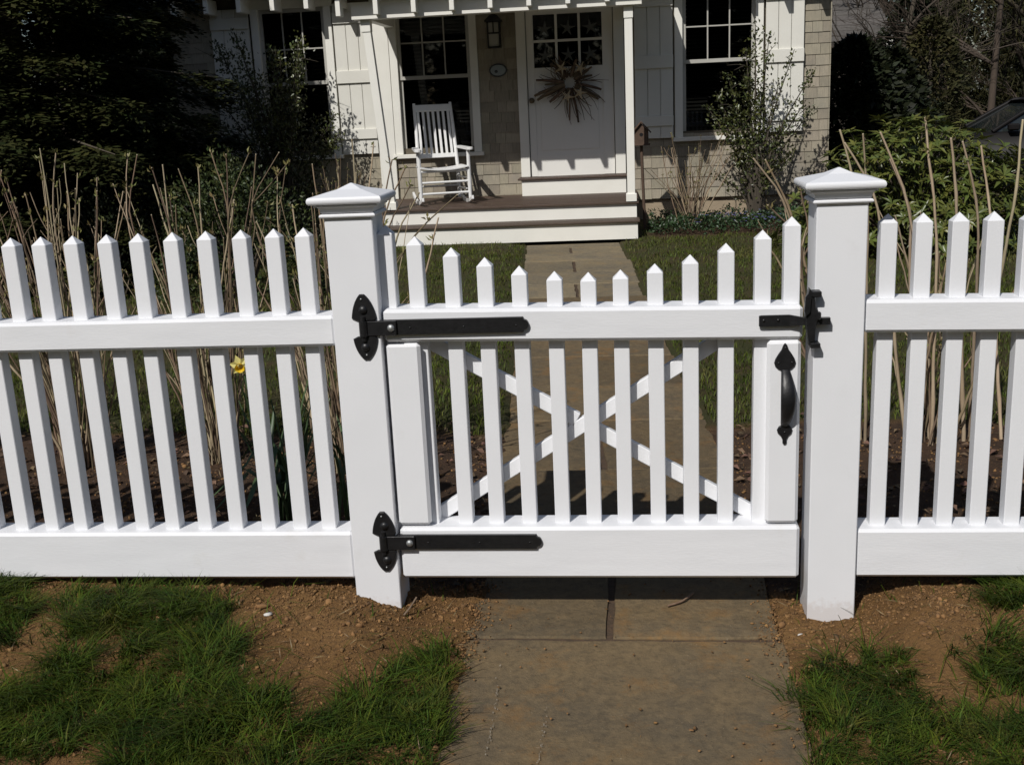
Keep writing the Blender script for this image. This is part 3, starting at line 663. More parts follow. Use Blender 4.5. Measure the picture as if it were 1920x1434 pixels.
def window(x0, x1, zs, zh, rows2=True):
    cas = MB(); cw = .082
    cas.box(x0, x0+cw, WY-.022, WY+.03, zs+.001, zh, .003); cas.box(x1-cw, x1, WY-.022, WY+.03, zs+.001, zh, .003); cas.box(x0-.02, x1+.02, WY-.024, WY+.03, zh+.001, zh+.11, .003)
    w = cas.build('window', M['trim'], house)
    MB().box(x0-.02, x1+.02, WY-.05, WY+.03, zs-.042, zs, .004).build('sill', M['trim'], w)
    gx0, gx1, gz0, gz1 = x0+cw, x1-cw, zs, zh; zm = (1.655 if x0 > 0 else 1.628); sw = .036
    s = MB(); s.box(gx0, gx1, WY+.012, WY+.045, zm-.018, zm+.02, .002)
    for a, b in ((gx0, gx0+sw), (gx1-sw, gx1)): s.box(a, b, WY+.014, WY+.045, zm+.0205, gz1, .002)
    s.box(gx0+sw, gx1-sw, WY+.014, WY+.045, gz1-.04, gz1, .002); s.build('upper_sash', M['sash'], w)
    s = MB()
    for a, b in ((gx0, gx0+sw), (gx1-sw, gx1)): s.box(a, b, WY+.03, WY+.06, gz0, zm-.0185, .002)
    s.box(gx0+sw, gx1-sw, WY+.03, WY+.06, gz0+.001, gz0+.055, .002); s.build('lower_sash', M['sash'], w)
    px = [gx0+sw+(gx1-gx0-2*sw)*k/3 for k in range(4)]; zmid = 2.0 if x0 > 0 else 1.985; pz = [zm+.02, zmid, gz1-.04]
    for k in (1, 2): MB().box(px[k]-.007, px[k]+.007, WY+.018, WY+.040, pz[0], pz[2], .001).build('muntin', M['sash'], w)
    for k in range(3): MB().box(px[k]+(.0072 if k else 0), px[k+1]-(.0072 if k < 2 else 0), WY+.019, WY+.039, zmid-.007, zmid+.007, .001).build('muntin', M['sash'], w)
    for k in range(3):
        for r in range(2):
            MB().box(px[k]+.008, px[k+1]-.008, WY+.027, WY+.031, pz[r]+.008, pz[r+1]-.008).build('pane', M['glass'], w)
    MB().box(gx0+sw-.004, gx1-sw+.004, WY+.043, WY+.047, gz0+.05, zm-.014).build('pane', M['glass'], w)
    bl = MB(); zz = gz0+.06
    while zz < gz1-.03:
        t = MB(); bl.add([(gx0+.03, WY+.085, zz), (gx1-.03, WY+.085, zz), (gx1-.03, WY+.108, zz+.017), (gx0+.03, WY+.108, zz+.017)], [(0, 1, 2, 3)]); zz += .038
    bl.build('blind', M['blind'], w)
    return w
for w in WINS: window(*w)

def shutter(x0, x1, z0, z1):
    s = MB(); n = 3; g = .005; w = (x1-x0)/n
    back = MB().box(x0+.003, x1-.003, WY-.012, WY-.002, z0+.003, z1-.003).build('shutter', M['shutter'], house)
    for k in range(n): MB().box(x0+k*w+g/2, x0+(k+1)*w-g/2, WY-.030, WY-.0122, z0, z1, .0025).build('board', M['shutter'], back)
    for za, zb in ((1.02, 1.125), (1.605, 1.735), (2.215, 2.33)): MB().box(x0, x1, WY-.050, WY-.0302, za, zb, .003).build('batten', M['shutter'], back)
for a, b, z0 in ((-4.285, -3.865, .875), (-2.948, -2.552, .86), (.217, .615, .895), (1.555, 1.942, .91)): shutter(a, b, z0, 2.42)

# door
dx0, dx1, dz0 = -.905, -.005, .545
cas = MB(); cas.box(DOOR[0], dx0-.008, WY-.024, WY+.05, .545, 2.6, .003); cas.box(dx1+.008, DOOR[1], WY-.024, WY+.05, .545, 2.6, .003)
cas.box(DOOR[0]-.02, DOOR[1]+.02, WY-.026, WY+.05, 2.6005, 2.72, .003)
cas.build('door_casing', M['trim'], house)
lx = [-.832, -.592, -.352, -.115]; lz = [1.668, 1.935, 2.2]
D = MB(); y0, y1 = WY+.012, WY+.055
D.box(dx0, lx[0], y0, y1, dz0, 2.585, .002); D.box(lx[3], dx1, y0, y1, dz0, 2.585, .002)
D.box(lx[0], lx[3], y0+.0005, y1, lz[2], 2.585); D.box(lx[0], lx[3], y0+.0005, y1, 1.52, lz[0]); D.box(lx[0], lx[3], y0+.0005, y1, dz0, .765)
D.box(lx[0], lx[3], y0+.012, y1, .765, 1.52)
D.box(dx0+.01, dx1-.01, y1+.001, y1+.003, 2.585, 2.6)
door = D.build('door', M['door'], house)
MB().box(lx[0]+.05, lx[3]-.05, y0+.004, y0+.0125, .815, 1.47, .003).build('panel', M['door'], door)
for k in (1, 2): MB().box(lx[k]-.013, lx[k]+.013, y0+.004, y1, lz[0], lz[2], .002).build('muntin', M['door'], door)
for k in range(3): MB().box(lx[k]+(.0132 if k else 0), lx[k+1]-(.0132 if k < 2 else 0), y0+.0045, y1, lz[1]-.013, lz[1]+.013, .002).build('muntin', M['door'], door)
for k in range(3):
    for r in range(2): MB().box(lx[k]+.004, lx[k+1]-.004, y0+.022, y0+.026, lz[r]+.004, lz[r+1]-.004).build('pane', M['glass'], door)
kn = MB(); kn.lathe([(.028, 0), (.028, -.006), (.012, -.010), (.011, -.03), (.024, -.038), (.029, -.05), (.022, -.062), (.004, -.066)], (-.868, y0, 1.339), 'y', 14); kn.build('knob', M['brass'], door)
MB().box(-1.03, .135, 9.03, 9.31, .5255, .5455, .006).build('door_threshold', M['deck'], house)
MB().box(-.99, .11, 9.06, 9.29, .3605, .525, .002).build('door_step_riser', M['trim'], house)

# porch
PX0, PX1 = -2.36, .205
for k in range(9):
    ya = 8.02+k*.1425; MB().box(PX0-.02, PX1+.02, ya, ya+.1385, .338, .3605, .003).build('deck_board', M['deck'], house)
MB().box(PX0, PX1, 8.05, 8.07, .205, .3375, .001).build('riser', M['trim'], house)
MB().box(PX0-.02, PX1+.025, 7.77, 8.049, .186, .2045, .004).build('step_tread', M['deck'], house)
MB().box(PX0, PX1+.005, 7.80, 7.82, .028, .1855, .001).build('riser', M['trim'], house)
sd_ = MB(); sd_.box(PX0+.001, PX0+.02, 8.0705, WY, .02, .337); sd_.box(PX1-.02, PX1-.001, 8.0705, WY, .02, .337); sd_.box(PX1-.02, PX1-.001, 7.8205, 8.0495, .02, .185); sd_.box(PX0+.001, PX0+.02, 7.8205, 8.0495, .02, .185)
sd_.build('skirt', M['trim'], house)
MB().box(-2.43, .28, 7.965, 8.10, 2.145, 2.30, .003).build('porch_beam', M['trim'], house)
po = MB().beam((.155, 8.06, .362), (.155, 8.06, 2.145), .074, .074, .002, up).build('porch_post', M['trim'], house)
MB().rings([(.05, .3615), (.05, .43), (.046, .436)], .155, 8.06).build('post_base', M['trim'], po)
MB().box(.113, .199, 8.015, 8.104, 2.035, 2.1445, .003).build('post_capital', M['trim'], po)
po = MB().beam((-2.185, 8.06, .362), (-2.315, 8.06, 2.145), .074, .074, .002, up).build('porch_post', M['trim'], house)
MB().rings([(.05, .3615), (.05, .43), (.046, .436)], -2.19, 8.06).build('post_base', M['trim'], po)
MB().box(-2.36, -2.268, 8.015, 8.104, 2.035, 2.1445, .003).build('post_capital', M['trim'], po)
MB().box(-2.545, -2.368, 9.272, 9.305, .362, 2.6, .003).build('corner_board', M['trim'], house)
MB().box(-2.37, -2.29, 8.101, 9.275, 2.15, 2.27, .002).build('porch_side_beam', M['trim'], house)
MB().box(.11, .19, 8.101, 9.275, 2.15, 2.27, .002).build('porch_side_beam', M['trim'], house)
for k in range(-1, 8):
    x = -2.168+.3558*k
    MB().box(x-.022, x+.022, 7.84, 7.9645, 2.176, 2.345, .002).build('rafter_tail', M['trim'], house)
# roofs
def slope_slab(name, x0, x1, y0, z0, y1, z1, th, m):
    mb = MB(); mb.add([(x, y, z) for x in (x0, x1) for (y, z) in ((y0, z0), (y1, z1), (y1, z1+th), (y0, z0+th))], [(0, 1, 2, 3), (4, 7, 6, 5), (0, 4, 5, 1), (1, 5, 6, 2), (2, 6, 7, 3), (3, 7, 4, 0)])
    return mb.build(name, m, house)
slope_slab('porch_ceiling', -2.55, .40, 7.83, 2.346, 9.27, 2.66, .02, M['trim'])
slope_slab('porch_roof', -2.58, .43, 7.80, 2.367, 9.40, 2.70, .025, M['roof'])
MB().box(-2.56, .41, 7.816, 7.8295, 2.335, 2.366, .001).build('porch_fascia', M['trim'], house)
for xs in ((-4.95, -2.585), (.435, 2.42)):
    slope_slab('main_roof', xs[0], xs[1], 8.97, 2.53, 12.7, 5.0, .04, M['roof'])
    slope_slab('soffit', xs[0], xs[1], 8.98, 2.512, 9.30, 2.60, .017, M['trim'])
slope_slab('main_roof', -2.5845, .4345, 9.41, 2.87, 12.7, 5.0, .04, M['roof'])
slope_slab('main_roof', -4.95, 2.42, 16.3, 2.55, 12.71, 5.0, .04, M['roof'])
for x in [-4.575, -4.218, -3.865, -3.506, -3.145, -2.80] + [.62+.357*k for k in range(5)]:
    MB().box(x-.024, x+.024, 9.0, 9.279, 2.362, 2.511, .002).build('rafter_tail', M['trim'], house)
for xa in (HX0, HX1-.001):
    g = MB(); g.add([(xa, 9.35, 2.63), (xa, 16, 2.63), (xa, 12.7, 4.95), (xa+.002, 9.35, 2.63), (xa+.002, 16, 2.63), (xa+.002, 12.7, 4.95)], [(0, 1, 2), (3, 5, 4)]); g.build('gable', M['shingle'], house)

# ------------------------------------------------------------------ things on the porch
def lantern():
    x, z = -1.228, 1.90; t = thing('wall_lantern', (x, WY, z), 'black box lantern fixed on the shingles between window and door', 'lantern')
    MB().box(x-.055, x+.055, WY-.016, WY+.006, z+.05, z+.30, .004).build('back_plate', M['iron'], t)
    k = MB(); k.rings([(.085, z+.245), (.085, z+.26), (.04, z+.31), (.01, z+.325)], x, WY-.10); k.build('cap', M['iron'], t)
    k = MB()
    for sx in (-1, 1):
        for sy in (-1, 1): k.box(x+sx*.06-.006, x+sx*.06+.006, WY-.10+sy*.06-.006, WY-.10+sy*.06+.006, z, z+.245)
    k.box(x-.066, x+.066, WY-.166, WY-.034, z-.014, z); k.box(x-.066, x+.066, WY-.1665, WY-.0335, z+.125, z+.14); k.box(x-.006, x+.006, WY-.166, WY-.156, z+.14, z+.245)
    k.build('frame', M['iron'], t)
    MB().box(x-.05, x+.05, WY-.15, WY-.05, z+.004, z+.24).build('glass', M['frost'], t)
lantern()
def plaque():
    x, z = -1.213, 1.665; t = thing('house_plaque', (x, WY, z), 'small oval plaque on the shingles below the lantern', 'plaque')
    ov = lambda a, b, n=28: [(x+a*math.cos(2*math.pi*i/n), z+b*math.sin(2*math.pi*i/n)) for i in range(n)]
    MB().prism(ov(.095, .068), WY-.014, WY-.001, .003).build('rim', M['plaquerim'], t)
    MB().prism(ov(.080, .054), WY-.018, WY-.0145, .001).build('face', M['plaque'], t)
    k = MB(); k.prism([(x-.02+.018*math.cos(i*.5236), z-.012+.016*math.sin(i*.5236)) for i in range(12)], WY-.020, WY-.0183); k.build('motif', M['plaquerim'], t)
plaque()

def star_mesh(R, r=.36, th=.014):
    mb = MB(); V = [(0, -th, 0), (0, 0.004, 0)]; n = 10
    for i in range(n):
        a = math.pi/2+i*math.pi/5; q = R if i % 2 == 0 else R*r
        V.append((q*math.cos(a), 0, q*math.sin(a)))
    # arms taper with a rounded tip
    out = []
    for i in range(5):
        a = math.pi/2+i*2*math.pi/5; d = Vector((math.cos(a), 0, math.sin(a))); s = Vector((-math.sin(a), 0, math.cos(a)))
        V2 = [Vector((0, -th, 0)), d*R*.30+s*R*.19, d*R*.62+s*R*.105, d*R*.95+s*R*.05, d*R, d*R*.95-s*R*.05, d*R*.62-s*R*.105, d*R*.30-s*R*.19, d*R*.62+Vector((0, -th*.7, 0)), d*R*.95+Vector((0, -th*.35, 0))]
        mb.add(V2, [(0, 1, 2, 8), (8, 2, 3, 9), (9, 3, 4), (9, 4, 5), (8, 9, 5, 6), (0, 8, 6, 7)])
    mb.prism([(R*.33*math.cos(i*math.pi/5), R*.33*math.sin(i*math.pi/5)) for i in range(10)], -th*.5, .002)
    return mb.mesh('starfish')
SM = star_mesh(.078)
desc = ['leftmost', 'middle', 'rightmost']
for r in range(2):
    for k in range(3):
        x = (lx[k]+lx[k+1])/2+random.uniform(-.01, .01); zc2 = (lz[r]+lz[r+1])/2-.012
        o = link('starfish_ornament', SM, M['starpale'], None, (x, y0+.020, zc2)); o.rotation_euler = (0, random.uniform(-.25, .25), 0); o.scale = (1.05, .6, 1.05)
        tag(o, f'pale starfish hanging in the {desc[k]} pane of the door\'s {"lower" if r == 0 else "upper"} row', 'starfish', 'starfish hung in the door panes')
        s = MB(); s.tube([(0, 0, .07), (0, 0, .115)], .0012, 4).build('string', M['starpale'], o, True)

def wreath():
    cx, cz, y = -.462, 1.505, WY-.03
    t = thing('door_wreath', (cx, y, cz-.38), 'driftwood wreath with dried starfish hanging on the white front door', 'wreath')
    k = MB(); n = 22; k.tube([(cx+.085*math.cos(2*math.pi*i/n), y+.012, cz+.085*math.sin(2*math.pi*i/n)) for i in range(n+1)], .014, 6, False).build('ring', M['drift'], t)
    for i in range(54):
        a = 2*math.pi*i/54+random.uniform(-.14, .14); fat = random.random() < .42
        r0 = random.uniform(.05, .075); r1 = random.uniform(.24, .42) if not fat else random.uniform(.24, .38)
        r1 *= 1-.16*math.sin(a)
        yy = y+random.uniform(-.03, .01); w = random.uniform(.010, .020) if fat else random.uniform(.0035, .007)
        P = []; b = random.uniform(-.05, .05) if fat else random.uniform(-.16, .16)
        for q in range(5):
            u = q/4; aa = a+b*u*u*1.6; rr = r0+(r1-r0)*u; P.append((cx+rr*math.cos(aa), yy-.008*u, cz+rr*math.sin(aa)))
        MB().tube(P, [w, w*1.1, w, w*.95, w*.75] if fat else [w, w, w*.9, w*.7, w*.4], 6).build('driftwood_stick', M['drift'], t)
    for i in range(16):
        a = random.uniform(0, 6.28); b = a+random.uniform(.5, 1.3)*random.choice((-1, 1)); r = random.uniform(.13, .22); yy = y-random.uniform(.01, .045)
        P = [(cx+.1*math.cos(a), yy, cz+.1*math.sin(a)), (cx+r*math.cos((a+b)/2), yy-.015, cz+r*math.sin((a+b)/2)), (cx+r*1.35*math.cos(b), yy, cz+r*1.35*math.sin(b))]
        MB().tube(smooth_path(P, 4), [.005, .005, .0045, .004, .004, .0035, .003, .0025, .002], 5).build('driftwood_twig', M['drift'], t)
    for (sx, sz) in ((-.540, 1.652), (-.343, 1.643), (-.487, 1.363), (-.357, 1.396)):
        o = link('starfish', SM, M['starfish'], t, Vector((sx, y-.052, sz))-WORLD[t.name]); o.rotation_euler = (0, random.uniform(-.6, .6), 0); o.scale = (.95,)*3
        o.data = SM.copy(); o.data.materials.clear(); o.data.materials.append(M['starfish'])
wreath()

def chair():
    t = thing('rocking_chair', (-1.775, 8.63, .361), 'white slat-back rocking chair on the porch deck', 'chair', rz=math.radians(17))
    P = lambda mb, n: mb.build(n, M['chair'], t, True)
    hw = .25
    rock = lambda y: .012+.34*((y-.02)**2)
    for s in (-1, 1):
        pts = [(s*hw, -.40+.085*i, rock(-.40+.085*i)) for i in range(11)]
        mb = MB()
        for i in range(10): mb.beam(pts[i], Vector(pts[i+1])+(Vector(pts[i+1])-Vector(pts[i]))*.06, .024, .038, .003, Vector((0, .05, 1)))
        P(mb, 'rocker')
        P(MB().tube([(s*hw, -.25, rock(-.25)+.01), (s*hw, -.25, .2), (s*hw, -.245, .535)], [.017, .021, .018], 10), 'front_leg')
        P(MB().tube([(s*(hw-.045), .20, rock(.2)+.01), (s*(hw-.045), .205, .36), (s*(hw-.055), .30, .70), (s*(hw-.06), .42, 1.0)], [.017, .02, .019, .015], 10), 'back_post')
        ar = MB(); ar.prism([(s*(hw+.01)+.035*math.cos(a)*1.0, -.30+.04*math.sin(a)) for a in [math.pi+i*math.pi/6 for i in range(7)]]+[(s*(hw-.02)+.028, .26), (s*(hw-.02)-.028, .26)], -.011, .011, .003)
        mb = MB(); mb.add([(p[0], p[2], .548-p[1]+ (p[2])*.01) for p in ar.v], ar.f); P(mb, 'arm')
        for z in (.14, .25): P(MB().tube([(s*hw*.99, -.25, z), (s*(hw-.045), .2, z)], .010, 8), 'side_stretcher')
    for z, r in ((.115, .012), (.225, .012), (.335, .013)): P(MB().tube([(-hw, -.25, z), (hw, -.25, z)], r, 8), 'front_stretcher')
    P(MB().tube([(-hw+.045, .2, .16), (hw-.045, .2, .16)], .011, 8), 'back_stretcher')
    for i in range(9):
        y = -.265+.052*i; mb = MB(); n = 6
        for j in range(n):
            xa = -hw+.012+(2*hw-.024)*j/n; xb = -hw+.012+(2*hw-.024)*(j+1)/n; sag = lambda x: .375-.028*(1-(x/hw)**2)-.012*(y+.265)
            mb.beam((xa, y, sag(xa)), (xb, y, sag(xb)), .040, .014, .002, Vector((0, 0, 1)))
        P(mb, 'seat_slat')
    bk = lambda z: .205+(.30-.205)*(z-.36)/.34 if z < .7 else .30+.12*(z-.7)/.3
    def rail(z0, z1, n):
        mb = MB(); zc = (z0+z1)/2; a = math.atan2(bk(z1)-bk(z0), z1-z0)
        mb.box(-.19, .19, bk(zc)-.011, bk(zc)+.011, z0, z1, .003, rot=Matrix.Rotation(-a, 3, 'X')); P(mb, n)
    rail(.915, .985, 'top_rail'); rail(.445, .49, 'lower_rail')
    for i in range(7):
        x = -.158+.0527*i; P(MB().beam((x, bk(.488), .488), (x, bk(.917)+.004, .917), .026, .012, .002, Vector((0, 1, 0))), 'back_slat')
chair()

def birdhouse():
    x, y = .265, 8.55; t = thing('birdhouse', (x, y, 0), 'rusty brown wooden birdhouse on a thin stake beside the porch', 'birdhouse')
    k = MB(); k.prism([(x-.07, .875), (x+.07, .875), (x+.07, 1.0), (x, 1.075), (x-.07, 1.0)], y-.06, y+.06); k.build('box', M['rusty'], t)
    for s in (-1, 1):
        k = MB(); k.beam((x+s*.095, y, .982), (x, y, 1.088), .17, .012, .002, Vector((s*.7, 0, .7))); k.build('roof_board', M['rusty'], t)
    MB().box(x-.085, x+.085, y-.075, y+.075, .860, .8745, .002).build('floor_board', M['rusty'], t)
    MB().lathe([(.018, -.061), (.018, -.0605)], (x, y, .965), 'y', 12).build('entrance_hole', M['iron'], t)
    k = MB(); k.tube([(x+.03, y, -.15), (x+.01, y, .5), (x, y, .86)], .016, 8); k.build('stake', M['rusty'], t)
birdhouse()
# @@VEG

# ------------------------------------------------------------------ pruned cane shrubs behind the fence
def leaf_bits(c, n, L, W, spread):
    P = np.array(c)+rng.normal(size=(n, 3))*spread; D = rng.normal(size=(n, 3))+np.array([0, 0, 1.6])
    return leaf_arrays(P, D, rand_dirs(n), np.full(n, L)*rng.uniform(.7, 1.3, n), np.full(n, W), .3, .1)
def cane(parent, pts, r, pale, fork=True, bud=.7):
    """one pruned cane, foot first: swollen nodes, a cut tip, sometimes a fork and opening buds"""
    pts = [Vector(p) for p in pts]; ln = [0.0]
    for a_, b_2 in zip(pts, pts[1:]): ln.append(ln[-1]+(b_2-a_).length)
    even = []
    for q in range(7):
        d_ = ln[-1]*q/6; i_ = max(j for j in range(len(ln)-1) if ln[j] <= d_+1e-9); even.append(pts[i_].lerp(pts[i_+1], min(1, (d_-ln[i_])/max(1e-6, ln[i_+1]-ln[i_]))))
    Q = smooth_path(even, 3); n = len(Q); mb = MB(); rad = []
    Q = [q+Vector((random.uniform(-1, 1), random.uniform(-1, 1), 0))*.0022 if 0 < i < n-1 else q for i, q in enumerate(Q)]
    for i in range(n): rad.append(r*(1-.5*i/(n-1))*(1.25 if i % 4 == 3 else 1))
    mb.tube(Q, rad, 6)
    tips = [(Q[-1], rad[-1], (Q[-1]-Q[-2]).normalized())]
    if fork:
        for _ in range(random.choice((1, 1, 2))):
            i = random.randint(int(n*.35), int(n*.8)); a = Q[i]; d = (Q[min(i+2, n-1)]-Q[i-1]).normalized(); L = random.uniform(.07, .22)
            side = Vector((random.uniform(-1, 1), random.uniform(-.7, .7), random.uniform(.2, .9))).normalized(); e = a+(d*.75+side*.6).normalized()*L; e.z = min(e.z, 1.16 if e.y < 3 else 9)
            m_ = (a+e)/2+Vector((random.uniform(-.02, .02), random.uniform(-.02, .02), 0)); rr = rad[i]*.62
            mb.tube(smooth_path([a, m_, e], 3), [rr, rr*.95, rr*1.1, rr*.9, rr*.85, rr*1.0, rr*.7], 5); tips.append((e, rr*.7, (e-m_).normalized()))
    o = mb.build('cane', M['cane_pale'] if pale else M['cane'], parent)
    k = MB()
    for p, rr, d in tips[:1]: k.tube([p, p+d*.0025], rr*.96, 6)
    k.build('cut_end', M['cut'], o)
    if random.random() < bud:
        Vs = []; Ts = []; off = 0
        for p, rr, d in tips:
            for c in (p-d*.01, p-d*random.uniform(.05, .14)):
                if random.random() < .65:
                    v, t = leaf_bits(c, random.randint(3, 6), .022, .009, .005); Vs.append(v); Ts.append(t+off); off += len(v)
        if Vs:
            V = np.concatenate(Vs)-np.array(WORLD[o.name]); b = link('opening_bud', np_mesh('opening_bud', V, tris=np.concatenate(Ts)), M['bud'], o); b['kind'] = 'stuff'
    return o
def clump(name, x, y, label, n, h, spread, r=(.0045, .009), pale=.3, lean=(0, 0), group='pruned cane shrubs behind the fence', bud=.7, fork=True):
    z = float(gz(x, y)); t = thing(name, (x, y, z), label, 'shrub', group)
    for i in range(n):
        a = random.uniform(0, 2*math.pi); s = random.random()**.6; H = h*random.uniform(.55, 1.0)*(1-.08*s)
        bx, by = x+.06*math.cos(a)*random.random()+random.uniform(-.05, .05), y+.05*math.sin(a)+random.uniform(-.04, .04)
        tx, ty = x+lean[0]+spread*s*math.cos(a), y+lean[1]+spread*.6*s*math.sin(a)
        mid = ((bx*.45+tx*.55)-(tx-bx)*.12+random.uniform(-.04, .04), by*.45+ty*.55, z+H*.5)
        cane(t, [(bx, by, z-.03), mid, (tx, ty, z+H)], random.uniform(*r), random.random() < pale, fork, bud)
    return t
ALLC = [
    ('R', [(0.958, 1.25, 1.174), (1.003, 1.25, 1.057), (1.039, 1.25, 0.986), (1.077, 1.25, 0.887)]),
    ('R', [(1.115, 1.3, 1.215), (1.126, 1.3, 1.107), (1.151, 1.3, 0.978), (1.173, 1.3, 0.83)]),
    ('R', [(1.213, 1.2, 1.135), (1.254, 1.2, 1.01), (1.283, 1.2, 0.844)]),
    ('R', [(0.861, 1.35, 1.139), (0.934, 1.35, 1.046), (0.989, 1.35, 0.893)]),
    ('R', [(1.366, 1.1, 1.2), (1.364, 1.1, 1.04), (1.356, 1.1, 0.953)]),
    ('R', [(1.231, 1.4, 1.138), (1.242, 1.4, 1.026), (1.268, 1.4, 0.887)]),
    ('R', [(0.911, 1.3, 1.169), (0.93, 1.3, 1.073)]),
    ('R', [(1.003, 1.3, 1.079), (1.045, 1.3, 0.996), (1.075, 1.3, 0.931)]),
    ('R', [(0.871, 1.5, 1.178), (0.889, 1.5, 1.092), (0.923, 1.5, 1.015)]),
    ('R', [(1.365, 1.5, 1.101), (1.391, 1.5, 0.978), (1.409, 1.5, 0.863)]),
    ('Q', [(0.566, 1.5, 1.09), (0.638, 1.5, 0.997), (0.705, 1.5, 0.885)]),
    ('Q', [(0.621, 1.6, 1.078), (0.671, 1.6, 0.978), (0.732, 1.6, 0.856)]),
    ('Q', [(0.607, 1.4, 0.929), (0.665, 1.4, 0.861), (0.713, 1.4, 0.821)]),
    ('Q', [(0.734, 1.5, 0.983), (0.759, 1.5, 0.885)]),
    ('E', [(-0.458, 1.0, 1.039), (-0.531, 1.0, 0.971), (-0.681, 1.0, 0.85)]),
    ('E', [(-0.517, 0.95, 0.97), (-0.534, 0.95, 0.898), (-0.561, 0.95, 0.817)]),
    ('E', [(-0.642, 1.1, 1.138), (-0.691, 1.1, 1.068), (-0.727, 1.1, 0.987)]),
    ('E', [(-0.711, 1.2, 1.153), (-0.736, 1.2, 1.071), (-0.756, 1.2, 0.988)]),
    ('E', [(-0.631, 1.1, 1.074), (-0.683, 1.1, 1.004), (-0.72, 1.1, 0.932)]),
    ('E', [(-0.613, 1.15, 1.039), (-0.652, 1.15, 0.97), (-0.702, 1.15, 0.898)]),
    ('E', [(-0.618, 0.9, 0.712), (-0.667, 0.9, 0.66)]),
    ('E', [(-0.773, 1.2, 1.21), (-0.79, 1.2, 1.119), (-0.807, 1.2, 1.027)]),
    ('E', [(-0.873, 1.3, 1.225), (-0.868, 1.3, 1.097)]),
    ('T', [(-1.941, 1.1, 1.244), (-1.93, 1.1, 1.151), (-1.939, 1.1, 0.983)]),
    ('T', [(-1.91, 1.15, 1.231), (-1.928, 1.15, 1.129), (-1.964, 1.15, 0.978)]),
    ('T', [(-1.669, 1.2, 1.21), (-1.693, 1.2, 1.078), (-1.714, 1.2, 0.925)]),
    ('T', [(-1.635, 1.2, 1.206), (-1.668, 1.2, 1.096), (-1.691, 1.2, 1.021)]),
    ('T', [(-1.586, 1.2, 1.159), (-1.552, 1.2, 1.064), (-1.548, 1.2, 0.939)]),
    ('T', [(-1.566, 1.25, 1.165), (-1.569, 1.25, 1.05), (-1.57, 1.25, 0.934)]),
    ('T', [(-1.488, 1.2, 1.15), (-1.474, 1.2, 1.07), (-1.434, 1.2, 0.935)]),
    ('T', [(-1.4, 1.3, 1.207), (-1.36, 1.3, 1.116), (-1.364, 1.3, 0.902)]),
    ('T', [(-1.307, 1.2, 1.195), (-1.318, 1.2, 1.083), (-1.325, 1.2, 0.932)]),
    ('T', [(-1.186, 1.1, 1.204), (-1.229, 1.1, 1.124), (-1.277, 1.1, 1.034)]),
    ('T', [(-1.125, 1.2, 1.141), (-1.136, 1.2, 1.039), (-1.149, 1.2, 0.906)]),
    ('T', [(-1.112, 1.25, 1.132), (-1.138, 1.25, 1.016), (-1.161, 1.25, 0.901)]),
    ('T', [(-1.232, 1.3, 1.187), (-1.256, 1.3, 1.054)]),
    ('T', [(-1.099, 1.15, 1.195), (-1.162, 1.15, 1.1), (-1.22, 1.15, 1.009)])
]
bases = {'R': (1.20, 1.42), 'Q': (.92, 1.5), 'E': (-.95, 1.12), 'T': None}
sh = {}
sh['R'] = clump('cane_shrub', 1.20, 1.42, 'pruned shrub of thick pale canes behind the fence right of the latch post', 22, .95, .35, (.003, .0065), .5, (.02, 0), bud=.3)
sh['Q'] = clump('cane_shrub', .92, 1.5, 'pruned shrub of leaning brown canes rising behind the latch post', 6, .75, .22, (.005, .009), .2, (-.08, 0), bud=.3)
sh['R2'] = clump('cane_shrub', 1.85, 1.35, 'pruned shrub of canes at the right edge behind the fence', 26, 1.0, .4, (.003, .0065), .4, bud=.5)
sh['E'] = clump('cane_shrub', -.95, 1.12, 'pruned cane shrub just left of the hinge post, beside the daffodil', 42, 1.14, .32, (.0024, .0056), .45)
sh['T'] = clump('cane_shrub', -1.50, 1.30, 'pruned cane shrub with sparse upright stems, second from the hinge post', 42, 1.18, .38, (.0024, .0056), .45)
sh['A'] = clump('cane_shrub', -2.02, 1.22, 'dense pruned cane shrub third from the hinge post', 70, 1.20, .40, (.0024, .0056), .45)
sh['B'] = clump('cane_shrub', -2.62, 1.45, 'dense pruned cane shrub at the left edge behind the fence', 50, 1.20, .44, (.0022, .0052), .4)
for k, P in ALLC:
    par = sh[k] if k != 'T' else (sh['A'] if P[0][0] < -1.72 else sh['T'] if P[0][0] < -1.18 else sh['E'])
    b = WORLD[par.name]; low = Vector(P[-1]); foot = Vector((b.x+random.uniform(-.07, .07)+(low.x-b.x)*(.55 if k == 'R' else .2), b.y+random.uniform(-.05, .05), b.z-.03))
    if k == 'R': foot.x = low.x+max(-.2, min(.25, (low.x-P[0][0])*1.1))+random.uniform(-.03, .03)
    thick = {'R': (.0062, .0085), 'Q': (.0055, .0075), 'E': (.0038, .0056), 'T': (.0034, .0056)}[k]
    pts = [foot]+([] if k == 'R' else [foot.lerp(low, .6)+Vector((random.uniform(-.01, .01), 0, .0))])+[Vector(p) for p in reversed(P)]
    cane(par, pts, random.uniform(*thick), random.random() < (.85 if k == 'R' else .4), k != 'R', .35 if k == 'R' else .6)
# near the house
clump('twiggy_shrub', .74, 8.45, 'bare twiggy shrub with thin upright stems under the right window', 34, .98, .48, (.004, .007), .25, group='bare shrubs along the house', bud=.8)
clump('twiggy_shrub', -2.55, 7.55, 'bare twiggy shrub beside the left end of the porch steps', 16, .95, .32, (.004, .007), .3, group='bare shrubs along the house', bud=.9)
clump('twiggy_shrub', 1.25, 5.2, 'low cut-back shrub with thick angled canes on the lawn behind the gate', 6, .5, .35, (.006, .010), .6, (.1, 0), group='bare shrubs along the house', bud=.2)

